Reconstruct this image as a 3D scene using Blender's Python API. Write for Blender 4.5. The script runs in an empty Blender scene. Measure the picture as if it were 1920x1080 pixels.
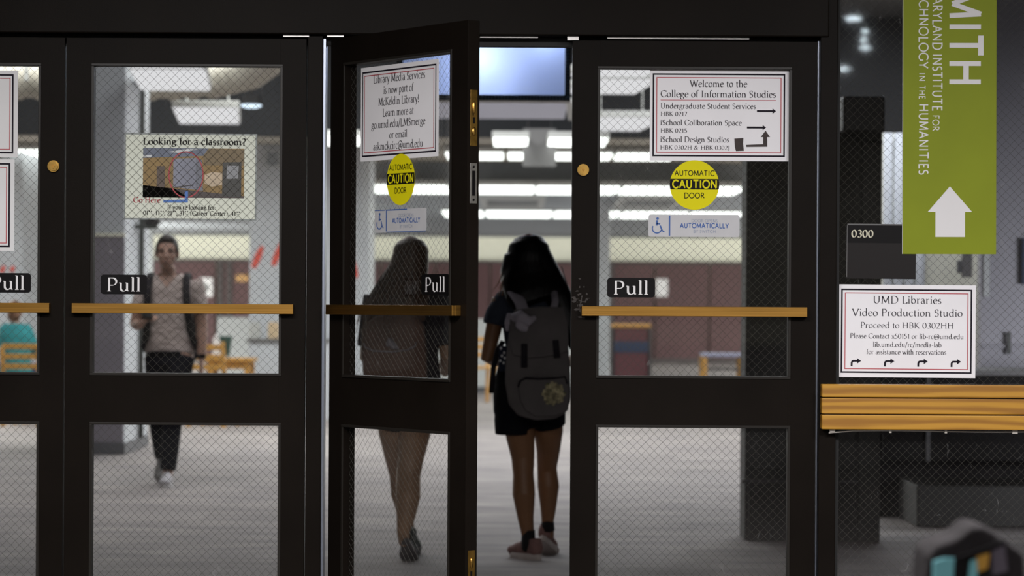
import bpy, bmesh, math, random
from mathutils import Vector, Matrix, Euler
R = math.radians
random.seed(7)
scene = bpy.context.scene
COL = scene.collection

# ------------------------------------------------------------------ camera
F = 5264.0                      # focal length in pixels of the 1920 px wide frame
EYE = 1.25                      # lens height
DY = 9.4                        # distance of the door fronts
S = F / DY                      # 560 px per metre on the door fronts
ROLL = 0.0056
cam_d = bpy.data.cameras.new('camera')
cam = bpy.data.objects.new('camera', cam_d)
COL.objects.link(cam)
cam_d.sensor_width = 36.0
cam_d.lens = F * 36.0 / 1920.0
cam_d.shift_y = 32.0 / 1920.0
cam_d.clip_end = 200
cam.location = (0, 0, EYE)
cam.rotation_mode = 'QUATERNION'
cam.rotation_quaternion = (Euler((R(90), 0, 0)).to_quaternion() @ Euler((0, 0, ROLL)).to_quaternion())
cam_d.dof.use_dof = True
cam_d.dof.focus_distance = 9.4
cam_d.dof.aperture_fstop = 4.0
scene.camera = cam

# ------------------------------------------------------------------ world, exposure
wd = bpy.data.worlds.new('world')
scene.world = wd
wd.use_nodes = True
wd.node_tree.nodes['Background'].inputs[0].default_value = (0.75, 0.8, 0.9, 1)
wd.node_tree.nodes['Background'].inputs[1].default_value = 0.05
scene.view_settings.view_transform = 'Standard'
scene.view_settings.look = 'None'
scene.view_settings.gamma = 1.0
scene.view_settings.exposure = 0.0
scene.view_settings.use_curve_mapping = False
LOBBY_W = 275.0                 # the lobby's ceiling lights
ROOM_E = 3.0                   # radiance of the fluorescent diffusers inside
scene.cycles.max_bounces = 10
scene.cycles.transparent_max_bounces = 24
scene.cycles.sample_clamp_indirect = 4.0

def area_light(name, loc, sx, sy, power, color=(1, 1, 1), rot=(0, 0, 0)):
    d = bpy.data.lights.new(name, 'AREA')
    d.shape = 'RECTANGLE'; d.size = sx; d.size_y = sy
    d.energy = power; d.color = color
    o = bpy.data.objects.new(name, d)
    o.location = loc; o.rotation_euler = rot
    COL.objects.link(o)
    return o
# lobby: two rows of lights under its ceiling; the room: added fill lamps under the dark ceiling
area_light('lobby_light', (-1.2, 5.6, 2.92), 2.4, 1.2, LOBBY_W, (1, 0.97, 0.96))
area_light('lobby_light', (2.2, 5.2, 2.92), 1.6, 1.2, LOBBY_W, (1, 0.97, 0.98))
area_light('lobby_light', (0.0, 0.8, 2.92), 3.0, 1.0, LOBBY_W * 0.8, (1, 0.97, 0.96))
area_light('room_fill', (-2.6, 17.5, 4.2), 3.0, 3.0, 95, (0.98, 0.98, 1.0))
area_light('room_fill', (0.2, 22.5, 4.2), 5.0, 3.0, 190, (0.95, 0.98, 1.0))
area_light('room_fill', (-3.0, 26.5, 4.2), 5.0, 4.0, 330, (0.97, 1.0, 0.98))
area_light('room_fill', (3.5, 26.5, 4.2), 5.0, 4.0, 250, (0.95, 0.98, 1.0))
for sx in (-1, 1):                       # unseen fill lamps added on both sides to brighten the hall
    area_light('room_fill', (sx * 8.5, 32.2, 2.95), 4.0, 3.0, 760, (1.0, 1.0, 0.95))
    area_light('room_fill', (sx * 9.2, 41.0, 2.70), 3.5, 8.0, 1150, (0.97, 1.0, 0.98))
    area_light('room_fill', (sx * 9.8, 53.0, 2.70), 3.0, 10.0, 800, (1.0, 1.0, 0.94))
    area_light('wall_fill', (sx * 9.2, 52.0, 1.8), 4.0, 1.6, 620, (1.0, 1.0, 0.94), (R(90), 0, 0))  # added lamp, washes the back wall from out of view
sl_ = area_light('side_fill', (4.9, 12.4, 1.0), 1.6, 0.8, 17, (0.9, 0.92, 1.0), (R(85), 0, R(12)))  # added unseen lamp; narrow spread leaves the wall's top dark
sl_.data.spread = R(52)
area_light('room_fill', (2.7, 19.3, 4.2), 1.2, 1.0, 75, (0.88, 0.92, 1.0))  # added lamp, lifts the pale strip of side wall

# ------------------------------------------------------------------ helpers
def wx(px): return (px - 960.0) / S
def wz(py): return EYE - (py - 572.0) / S
def at(px, py, Y):
    dx, dy = px - 960.0, py - 572.0
    c, s = math.cos(ROLL), math.sin(ROLL)
    return Vector(((dx * c + dy * s) * Y / F, Y, EYE - (-dx * s + dy * c) * Y / F))

class MB:
    def __init__(s): s.v = []; s.f = []
    def add(s, vs, fs):
        n = len(s.v); s.v += [tuple(v) for v in vs]; s.f += [tuple(i + n for i in f) for f in fs]; return s
    def box(s, x0, x1, y0, y1, z0, z1, b=0.0):
        if b <= 0:
            vs = [(x, y, z) for z in (z0, z1) for y in (y0, y1) for x in (x0, x1)]
            return s.add(vs, [(0, 2, 3, 1), (4, 5, 7, 6), (0, 1, 5, 4), (2, 6, 7, 3), (0, 4, 6, 2), (1, 3, 7, 5)])
        bm = bmesh.new()
        bmesh.ops.create_cube(bm, size=1)
        for v in bm.verts:
            v.co = Vector(((x0 + x1) / 2 + v.co.x * (x1 - x0), (y0 + y1) / 2 + v.co.y * (y1 - y0), (z0 + z1) / 2 + v.co.z * (z1 - z0)))
        bmesh.ops.bevel(bm, geom=bm.edges[:], offset=b, segments=2, affect='EDGES', profile=0.5)
        bm.verts.index_update()
        s.add([v.co.copy() for v in bm.verts], [[v.index for v in f.verts] for f in bm.faces])
        bm.free(); return s
    def prism(s, poly, y0, y1):            # polygon in x,z (counter-clockwise) pushed from y0 to y1
        n = len(poly)
        vs = [(x, y0, z) for x, z in poly] + [(x, y1, z) for x, z in poly]
        fs = [tuple(range(n)), tuple(range(2 * n - 1, n - 1, -1))]
        fs += [(i, i + n, (i + 1) % n + n, (i + 1) % n) for i in range(n)]
        return s.add(vs, fs)
    def flat(s, poly, y=0.0):
        return s.add([(x, y, z) for x, z in poly], [tuple(range(len(poly)))])
    def rect(s, x0, x1, z0, z1, y=0.0):
        return s.flat([(x0, z0), (x1, z0), (x1, z1), (x0, z1)], y)
    def frame(s, x0, x1, z0, z1, w, y=0.0):
        s.rect(x0, x1, z0, z0 + w, y); s.rect(x0, x1, z1 - w, z1, y)
        s.rect(x0, x0 + w, z0 + w, z1 - w, y); s.rect(x1 - w, x1, z0 + w, z1 - w, y); return s
    def tube(s, pts, rad, seg=12, ref=(1, 0, 0), cap=True):
        # pts: path; rad: list of r or (a, b): a along ref, b across
        pts = [Vector(p) for p in pts]; n = len(pts); rings = []
        base = len(s.v)
        for i, p in enumerate(pts):
            t = (pts[min(i + 1, n - 1)] - pts[max(i - 1, 0)])
            if t.length < 1e-9: t = Vector((0, 0, 1))
            t.normalize()
            rf = Vector(ref)
            if abs(rf.dot(t)) > 0.97: rf = Vector((0, 1, 0)) if abs(t.y) < 0.9 else Vector((0, 0, 1))
            a = (rf - t * rf.dot(t)).normalized(); b = t.cross(a)
            r = rad[i] if isinstance(rad, list) else rad
            ra, rb = r if isinstance(r, (tuple, list)) else (r, r)
            for k in range(seg):
                an = 2 * math.pi * k / seg
                s.v.append(tuple(p + a * ra * math.cos(an) + b * rb * math.sin(an)))
        for i in range(n - 1):
            for k in range(seg):
                k2 = (k + 1) % seg
                s.f.append((base + i * seg + k, base + i * seg + k2, base + (i + 1) * seg + k2, base + (i + 1) * seg + k))
        if cap:
            s.f.append(tuple(base + k for k in range(seg))[::-1])
            s.f.append(tuple(base + (n - 1) * seg + k for k in range(seg)))
        return s
    def ball(s, c, r, seg=16, rings=10, rot=None):
        rx, ry, rz = r if isinstance(r, (tuple, list)) else (r, r, r)
        c = Vector(c); vs = []; fs = []
        for i in range(1, rings):
            th = math.pi * i / rings
            for k in range(seg):
                an = 2 * math.pi * k / seg
                v = Vector((rx * math.sin(th) * math.cos(an), ry * math.sin(th) * math.sin(an), rz * math.cos(th)))
                if rot: v = Euler(rot).to_matrix() @ v
                vs.append(c + v)
        top = Vector((0, 0, rz)); bot = Vector((0, 0, -rz))
        if rot: top = Euler(rot).to_matrix() @ top; bot = Euler(rot).to_matrix() @ bot
        vs.append(c + top); vs.append(c + bot); T = len(vs) - 2; B = T + 1
        for i in range(rings - 2):
            for k in range(seg):
                k2 = (k + 1) % seg
                fs.append((i * seg + k, (i + 1) * seg + k, (i + 1) * seg + k2, i * seg + k2))
        for k in range(seg):
            k2 = (k + 1) % seg
            fs.append((T, k, k2)); fs.append((B, (rings - 2) * seg + k2, (rings - 2) * seg + k))
        return s.add(vs, fs)
    def disc(s, cx, cz, rx, rz=None, y=0.0, seg=40):
        rz = rz or rx
        return s.flat([(cx + rx * math.cos(2 * math.pi * k / seg), cz + rz * math.sin(2 * math.pi * k / seg)) for k in range(seg)], y)
    def cyl_y(s, cx, cz, r, y0, y1, seg=24):
        return s.tube([(cx, y0, cz), (cx, y1, cz)], r, seg)
    def moved(s, M):
        s.v = [tuple(M @ Vector(v)) for v in s.v]; return s

def tag(o, label=None, cat=None, group=None, kind=None):
    if label: o['label'] = label
    if cat: o['category'] = cat
    if group: o['group'] = group
    if kind: o['kind'] = kind
    return o
def mesh_of(name, mb, m, smooth=False):
    me = bpy.data.meshes.new(name)
    me.from_pydata(mb.v, [], mb.f)
    me.materials.append(m)
    if smooth:
        for p in me.polygons: p.use_smooth = True
    me.update(); return me
def obj(name, mb, m, parent=None, smooth=False, loc=None, rot=None):
    me = mb if isinstance(mb, bpy.types.Mesh) else mesh_of(name, mb, m, smooth)
    o = bpy.data.objects.new(name, me)
    COL.objects.link(o)
    if parent: o.parent = parent
    if loc is not None: o.location = loc
    if rot is not None: o.rotation_euler = rot
    return o
def part(name, mb, m, parent, label=None, smooth=False, kind=None, loc=None):
    o = obj(name, mb, m, parent, smooth, loc)
    return tag(o, label, kind=kind)
def thing(name, label, cat, loc=(0, 0, 0), rz=0.0, group=None):
    o = bpy.data.objects.new(name, None); COL.objects.link(o)
    o.location = loc; o.rotation_euler = (0, 0, rz); o.empty_display_size = 0.1
    return tag(o, label, cat, group)
def single(name, mb, m, label, cat, group=None, smooth=False, loc=None):
    return tag(obj(name, mb, m, None, smooth, loc), label, cat, group)
def struct(name, mb, m, parent=None, smooth=False):
    o = obj(name, mb, m, parent, smooth)
    if parent is None: o['kind'] = 'structure'
    return o
def struct_root(name, loc=(0, 0, 0), rz=0.0):
    o = bpy.data.objects.new(name, None); COL.objects.link(o)
    o.location = loc; o.rotation_euler = (0, 0, rz); o['kind'] = 'structure'; return o
def copy_tree(o, parent=None):
    c = o.copy(); COL.objects.link(c); c.parent = parent
    for ch in [x for x in bpy.data.objects if x.parent == o]: copy_tree(ch, c)
    return c
def remeshed(name, mb, m, voxel=0.006, smooth_it=6, parent=None, label=None, keep=None):
    """one continuous skin grown over overlapping volumes"""
    me = mesh_of(name + '_src', mb, m)
    o = bpy.data.objects.new('src', me); COL.objects.link(o)
    bm = bmesh.new(); bm.from_mesh(me); bmesh.ops.recalc_face_normals(bm, faces=bm.faces[:]); bm.to_mesh(me); bm.free()
    r = o.modifiers.new('r', 'REMESH'); r.mode = 'VOXEL'; r.voxel_size = voxel; r.use_smooth_shade = True
    sm = o.modifiers.new('s', 'SMOOTH'); sm.factor = 0.6; sm.iterations = smooth_it
    bpy.context.view_layer.update()
    dg = bpy.context.evaluated_depsgraph_get()
    out = bpy.data.meshes.new_from_object(o.evaluated_get(dg))
    out.name = name
    bpy.data.objects.remove(o); bpy.data.meshes.remove(me)
    out.materials.clear(); out.materials.append(m)
    for p in out.polygons: p.use_smooth = True
    res = obj(name, out, m, parent)
    return tag(res, label)

# ------------------------------------------------------------------ materials
def nd(t, typ, **kw):
    n = t.nodes.new(typ)
    for k, v in kw.items(): setattr(n, k, v)
    return n
def mat(name, col, rough=0.6, metal=0.0, var=0.0, vscale=(8, 8, 8), bump=0.0, bscale=120.0, spec=0.5, emit=0.0, alpha=None, coat=0.0):
    m = bpy.data.materials.new(name); m.use_nodes = True
    t = m.node_tree; p = t.nodes['Principled BSDF']
    p.inputs['Base Color'].default_value = (*col, 1)
    p.inputs['Roughness'].default_value = rough
    p.inputs['Metallic'].default_value = metal
    p.inputs['Specular IOR Level'].default_value = spec
    p.inputs['Coat Weight'].default_value = coat
    if emit:
        p.inputs['Emission Color'].default_value = (*col, 1); p.inputs['Emission Strength'].default_value = emit
    tc = nd(t, 'ShaderNodeTexCoord')
    if var > 0:
        mp = nd(t, 'ShaderNodeMapping'); mp.inputs['Scale'].default_value = vscale
        nz = nd(t, 'ShaderNodeTexNoise'); nz.inputs['Scale'].default_value = 1.0; nz.inputs['Detail'].default_value = 5
        t.links.new(tc.outputs['Object'], mp.inputs[0]); t.links.new(mp.outputs[0], nz.inputs['Vector'])
        rp = nd(t, 'ShaderNodeValToRGB')
        rp.color_ramp.elements[0].position = 0.3; rp.color_ramp.elements[1].position = 0.7
        rp.color_ramp.elements[0].color = (*[max(0, c * (1 - var)) for c in col], 1)
        rp.color_ramp.elements[1].color = (*[min(1, c * (1 + var)) for c in col], 1)
        t.links.new(nz.outputs[0], rp.inputs[0]); t.links.new(rp.outputs[0], p.inputs['Base Color'])
    if bump > 0:
        nb = nd(t, 'ShaderNodeTexNoise'); nb.inputs['Scale'].default_value = bscale; nb.inputs['Detail'].default_value = 3
        bp = nd(t, 'ShaderNodeBump'); bp.inputs['Strength'].default_value = bump; bp.inputs['Distance'].default_value = 0.002
        t.links.new(tc.outputs['Object'], nb.inputs['Vector']); t.links.new(nb.outputs[0], bp.inputs['Height'])
        t.links.new(bp.outputs[0], p.inputs['Normal'])
    return m
def lin(r, g, b):
    def f(c):
        c /= 255.0
        return c / 12.92 if c <= 0.04045 else ((c + 0.055) / 1.055) ** 2.4
    return (f(r), f(g), f(b))
def glass_mat():
    m = bpy.data.materials.new('wired_glass'); m.use_nodes = True
    t = m.node_tree; t.nodes.clear()
    out = nd(t, 'ShaderNodeOutputMaterial'); mx = nd(t, 'ShaderNodeMixShader'); mx2 = nd(t, 'ShaderNodeMixShader')
    tr = nd(t, 'ShaderNodeBsdfTransparent'); tr.inputs[0].default_value = (0.985, 0.985, 0.98, 1)
    gl = nd(t, 'ShaderNodeBsdfGlossy'); gl.inputs['Roughness'].default_value = 0.03
    df = nd(t, 'ShaderNodeBsdfDiffuse'); df.inputs[0].default_value = (0.75, 0.75, 0.75, 1)
    ge = nd(t, 'ShaderNodeNewGeometry'); dt = nd(t, 'ShaderNodeVectorMath', operation='DOT_PRODUCT')
    ab = nd(t, 'ShaderNodeMath', operation='ABSOLUTE'); om = nd(t, 'ShaderNodeMath', operation='SUBTRACT'); om.inputs[0].default_value = 1.0
    pw = nd(t, 'ShaderNodeMath', operation='POWER'); pw.inputs[1].default_value = 5.0
    fr = nd(t, 'ShaderNodeMath', operation='MULTIPLY_ADD'); fr.inputs[1].default_value = 0.96; fr.inputs[2].default_value = 0.04
    t.links.new(ge.outputs['Incoming'], dt.inputs[0]); t.links.new(ge.outputs['Normal'], dt.inputs[1]); t.links.new(dt.outputs['Value'], ab.inputs[0])
    t.links.new(ab.outputs[0], om.inputs[1]); t.links.new(om.outputs[0], pw.inputs[0]); t.links.new(pw.outputs[0], fr.inputs[0])
    tc = nd(t, 'ShaderNodeTexCoord')
    # dust film with smears and fine scratches
    n1 = nd(t, 'ShaderNodeTexNoise'); n1.inputs['Scale'].default_value = 3.5; n1.inputs['Detail'].default_value = 6
    r1 = nd(t, 'ShaderNodeMapRange'); r1.inputs[1].default_value = 0.45; r1.inputs[2].default_value = 0.8
    r1.inputs[3].default_value = 0.0008; r1.inputs[4].default_value = 0.005
    mp = nd(t, 'ShaderNodeMapping'); mp.inputs['Scale'].default_value = (22, 22, 9); mp.inputs['Rotation'].default_value = (0, 0.6, 0)
    n2 = nd(t, 'ShaderNodeTexNoise'); n2.inputs['Scale'].default_value = 1.6; n2.inputs['Distortion'].default_value = 1.4
    r2 = nd(t, 'ShaderNodeMapRange'); r2.inputs[1].default_value = 0.715; r2.inputs[2].default_value = 0.76
    r2.inputs[3].default_value = 0.0; r2.inputs[4].default_value = 0.07
    ad = nd(t, 'ShaderNodeMath', operation='ADD')
    L = t.links
    L.new(tc.outputs['Object'], n1.inputs['Vector']); L.new(n1.outputs[0], r1.inputs[0])
    L.new(tc.outputs['Object'], mp.inputs[0]); L.new(mp.outputs[0], n2.inputs['Vector']); L.new(n2.outputs[0], r2.inputs[0])
    L.new(r1.outputs[0], ad.inputs[0]); L.new(r2.outputs[0], ad.inputs[1])
    L.new(fr.outputs[0], mx.inputs[0]); L.new(tr.outputs[0], mx.inputs[1]); L.new(gl.outputs[0], mx.inputs[2])
    L.new(ad.outputs[0], mx2.inputs[0]); L.new(mx.outputs[0], mx2.inputs[1]); L.new(df.outputs[0], mx2.inputs[2])
    L.new(mx2.outputs[0], out.inputs[0])
    return m
def wood_mat(name, a, b, axis='X', scale=1.0, rough=0.4):
    m = bpy.data.materials.new(name); m.use_nodes = True
    t = m.node_tree; p = t.nodes['Principled BSDF']; p.inputs['Roughness'].default_value = rough
    tc = nd(t, 'ShaderNodeTexCoord'); mp = nd(t, 'ShaderNodeMapping')
    mp.inputs['Scale'].default_value = {'X': (0.8 * scale, 6 * scale, 7 * scale), 'Z': (9 * scale, 6 * scale, 0.55 * scale)}[axis]
    w = nd(t, 'ShaderNodeTexWave', wave_type='BANDS', bands_direction='Z' if axis == 'X' else 'X')
    w.inputs['Scale'].default_value = 1.3; w.inputs['Distortion'].default_value = 11.0; w.inputs['Detail'].default_value = 3
    w.inputs['Detail Scale'].default_value = 0.8
    mp2 = nd(t, 'ShaderNodeMapping')
    mp2.inputs['Scale'].default_value = {'X': (6, 120, 260), 'Z': (260, 120, 6)}[axis]
    n = nd(t, 'ShaderNodeTexNoise'); n.inputs['Scale'].default_value = 1.0; n.inputs['Detail'].default_value = 3
    mx = nd(t, 'ShaderNodeMath', operation='MULTIPLY_ADD'); mx.inputs[1].default_value = 0.65
    r = nd(t, 'ShaderNodeValToRGB')
    r.color_ramp.elements[0].color = (*b, 1); r.color_ramp.elements[1].color = (*a, 1)
    r.color_ramp.elements[0].position = 0.25; r.color_ramp.elements[1].position = 0.75
    sc = nd(t, 'ShaderNodeMath', operation='MULTIPLY'); sc.inputs[1].default_value = 0.4
    L = t.links
    L.new(tc.outputs['Object'], mp.inputs[0]); L.new(mp.outputs[0], w.inputs[0])
    L.new(tc.outputs['Object'], mp2.inputs[0]); L.new(mp2.outputs[0], n.inputs['Vector'])
    L.new(n.outputs[0], sc.inputs[0]); L.new(w.outputs[1], mx.inputs[0]); L.new(sc.outputs[0], mx.inputs[2])
    L.new(mx.outputs[0], r.inputs[0]); L.new(r.outputs[0], p.inputs['Base Color'])
    return m
def carpet_mat():
    m = bpy.data.materials.new('heather_carpet'); m.use_nodes = True
    t = m.node_tree; p = t.nodes['Principled BSDF']; p.inputs['Roughness'].default_value = 0.75
    p.inputs['Specular IOR Level'].default_value = 0.35
    L = t.links
    tc = nd(t, 'ShaderNodeTexCoord')
    br = nd(t, 'ShaderNodeTexBrick'); br.offset = 0.5
    br.inputs['Scale'].default_value = 1.0; br.inputs['Mortar Size'].default_value = 0.0
    br.inputs['Brick Width'].default_value = 0.9; br.inputs['Row Height'].default_value = 0.6
    br.inputs['Color1'].default_value = (0.275, 0.252, 0.248, 1); br.inputs['Color2'].default_value = (0.345, 0.318, 0.31, 1)
    br.inputs['Mortar'].default_value = (0.3, 0.285, 0.275, 1)
    mp = nd(t, 'ShaderNodeMapping'); mp.inputs['Scale'].default_value = (1.6, 4.5, 1)
    n = nd(t, 'ShaderNodeTexNoise'); n.inputs['Scale'].default_value = 1.0; n.inputs['Detail'].default_value = 7
    n.inputs['Roughness'].default_value = 0.62
    r = nd(t, 'ShaderNodeValToRGB')
    r.color_ramp.elements[0].position = 0.34; r.color_ramp.elements[1].position = 0.66
    r.color_ramp.elements[0].color = (0.66, 0.65, 0.68, 1); r.color_ramp.elements[1].color = (1.2, 1.17, 1.12, 1)
    mu = nd(t, 'ShaderNodeMix', data_type='RGBA', blend_type='MULTIPLY'); mu.inputs[0].default_value = 1.0
    L.new(tc.outputs['Object'], br.inputs['Vector']); L.new(tc.outputs['Object'], mp.inputs[0])
    L.new(mp.outputs[0], n.inputs['Vector']); L.new(n.outputs[0], r.inputs[0])
    L.new(br.outputs[0], mu.inputs[6]); L.new(r.outputs[0], mu.inputs[7])
    L.new(mu.outputs[2], p.inputs['Base Color'])
    f = nd(t, 'ShaderNodeTexNoise'); f.inputs['Scale'].default_value = 160
    b = nd(t, 'ShaderNodeBump'); b.inputs['Strength'].default_value = 0.5; b.inputs['Distance'].default_value = 0.004
    L.new(tc.outputs['Object'], f.inputs['Vector']); L.new(f.outputs[0], b.inputs['Height']); L.new(b.outputs[0], p.inputs['Normal'])
    return m
def lamp_mat(name, col, e):
    m = bpy.data.materials.new(name); m.use_nodes = True
    t = m.node_tree; t.nodes.clear()
    o = nd(t, 'ShaderNodeOutputMaterial'); em = nd(t, 'ShaderNodeEmission')
    em.inputs[0].default_value = (*col, 1); em.inputs[1].default_value = e
    t.links.new(em.outputs[0], o.inputs[0]); return m

M = dict(
    frame=mat('dark_bronze_paint', (0.0070, 0.0052, 0.0040), 0.42, var=0.2, vscale=(3, 3, 3), bump=0.10, bscale=260, spec=0.05),
    bead=mat('dark_bronze_bead', (0.014, 0.012, 0.010), 0.35, spec=0.25),
    gasket=mat('black_gasket', (0.004, 0.004, 0.004), 0.7),
    glass=glass_mat(),
    wire=mat('glass_wire', (0.085, 0.08, 0.07), 0.5, 0.3),
    brass=mat('brushed_brass', (0.31, 0.165, 0.038), 0.36, 1.0, var=0.22, vscale=(3, 20, 160)),
    brass_worn=mat('polished_brass', (0.36, 0.215, 0.055), 0.28, 1.0, var=0.3, vscale=(30, 30, 30)),
    chrome=mat('satin_steel', (0.40, 0.39, 0.38), 0.35, 1.0, var=0.15, vscale=(30, 30, 30)),
    alu=mat('anodised_aluminium', (0.30, 0.33, 0.40), 0.32, 1.0),
    paper=mat('white_paper', (0.80, 0.79, 0.82), 0.55, var=0.03, vscale=(5, 5, 5)),
    paper_grey=mat('grey_paper', (0.70, 0.70, 0.71), 0.55, var=0.03, vscale=(5, 5, 5)),
    poster=mat('laminated_poster', (0.74, 0.78, 0.69), 0.5, var=0.05, vscale=(6, 6, 6)),
    laminate=mat('laminate_rim', (0.30, 0.33, 0.33), 0.25),
    ink=mat('black_ink', (0.010, 0.007, 0.014), 0.6, spec=.15),
    ink_soft=mat('dark_print', (0.035, 0.028, 0.035), 0.6, spec=.15),
    marker=mat('brown_marker', (0.022, 0.009, 0.007), 0.6, var=0.4, vscale=(60, 60, 60)),
    red=mat('red_print', (0.42, 0.055, 0.07), 0.6),
    yellow=mat('yellow_vinyl', (0.70, 0.63, 0.004), 0.5, spec=.12),
    blackv=mat('black_vinyl', (0.003, 0.0025, 0.003), 0.45, spec=0.12),
    whitev=mat('white_vinyl', (0.72, 0.71, 0.72), 0.5),
    label=mat('pale_sticker', (0.48, 0.48, 0.50), 0.5, var=0.05, vscale=(12, 12, 12)),
    blue=mat('blue_print', (0.035, 0.10, 0.32), 0.6),
    blue_pale=mat('pale_blue_print', (0.20, 0.24, 0.34), 0.6),
    green=mat('olive_green_banner', (0.225, 0.27, 0.012), 0.5, spec=.15, var=0.06, vscale=(4, 4, 4)),
    banner_edge=mat('banner_edge', (0.45, 0.45, 0.4), 0.5),
    plate=mat('black_plate', (0.012, 0.010, 0.010), 0.45, spec=0.15),
    plate_edge=mat('plate_edge', (0.10, 0.10, 0.10), 0.5),
    cream=mat('cream_print', (0.60, 0.57, 0.44), 0.5),
    oak=wood_mat('honey_oak', (0.47, 0.235, 0.022), (0.29, 0.125, 0.010), 'X', 1.0),
    cable=mat('white_cable', (0.45, 0.42, 0.38), 0.5),
    carpet=carpet_mat(),
    lobbyfloor=mat('lobby_floor', (0.025, 0.02, 0.02), 0.5, var=0.2),
    lobbywall=mat('lobby_wall', (0.22, 0.21, 0.165), 0.8, var=0.05),
    lobbyceil=mat('lobby_ceiling', (0.45, 0.45, 0.43), 0.9),
    roomwall=mat('cream_wall', (0.84, 0.83, 0.70), 0.85, var=0.03),
    white=mat('white_wall', (0.60, 0.62, 0.62), 0.8, var=0.03),
    colwhite=mat('column_white', (0.55, 0.57, 0.60), 0.7, var=0.04),
    colgrey=mat('column_mauve_grey', (0.24, 0.22, 0.25), 0.6, var=0.08, vscale=(2, 2, 2)),
    skirt=mat('grey_skirting', (0.11, 0.11, 0.12), 0.6),
    beam=mat('dark_soffit', (0.006, 0.0065, 0.009), 0.8),
    plenum=mat('black_ceiling_void', (0.006, 0.006, 0.0065), 0.9),
    ceilb=mat('beige_ceiling', (0.40, 0.38, 0.33), 0.85, var=0.04),
    ceilc=mat('grey_ceiling', (0.42, 0.46, 0.50), 0.85, var=0.04),
    bulk=mat('grey_bulkhead', (0.34, 0.36, 0.38), 0.8, var=0.05),
    maroon=mat('maroon_panel', (0.080, 0.036, 0.038), 0.7, var=0.12, vscale=(1.5, 1.5, 0.4)),
    maroon_dk=mat('maroon_frame', (0.055, 0.045, 0.045), 0.7),
    duct=mat('beige_duct', (0.40, 0.37, 0.31), 0.5, 0.2, var=0.06),
    lamp=lamp_mat('fluorescent_diffuser', (0.95, 1.0, 0.96), ROOM_E),
    lamp2=lamp_mat('hanging_diffuser', (0.97, 0.97, 1.0), 0.82),
    lamp_b=lamp_mat('small_downlight', (0.7, 0.85, 1.0), 1.6),
    lampbody=mat('lamp_housing', (0.55, 0.55, 0.53), 0.5),
    cloud=mat('pale_ceiling_cloud', (0.55, 0.57, 0.68), 0.7),
    grille=mat('white_grille', (0.60, 0.62, 0.62), 0.5),
    gboard=mat('grey_board', (0.17, 0.165, 0.165), 0.6),
    charcoal=mat('charcoal_cabinet', (0.011, 0.010, 0.008), 0.6, var=0.2),
    charcoal2=mat('charcoal_trim', (0.030, 0.027, 0.029), 0.45),
    darkpost=mat('dark_post', (0.05, 0.055, 0.05), 0.5),
    film=mat('film_border', (0.006, 0.01, 0.02), 0.5),
    filmhole=mat('film_perforation', (0.16, 0.28, 0.42), 0.5),
    sidewall=mat('lilac_grey_wall', (0.30, 0.29, 0.33), 0.45, var=0.08, vscale=(1.5, 1.5, 1.0)),
    navyp=mat('navy_board', (0.02, 0.035, 0.08), 0.6),
    redp=mat('red_brushstroke', (0.70, 0.10, 0.07), 0.6),
)

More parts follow.
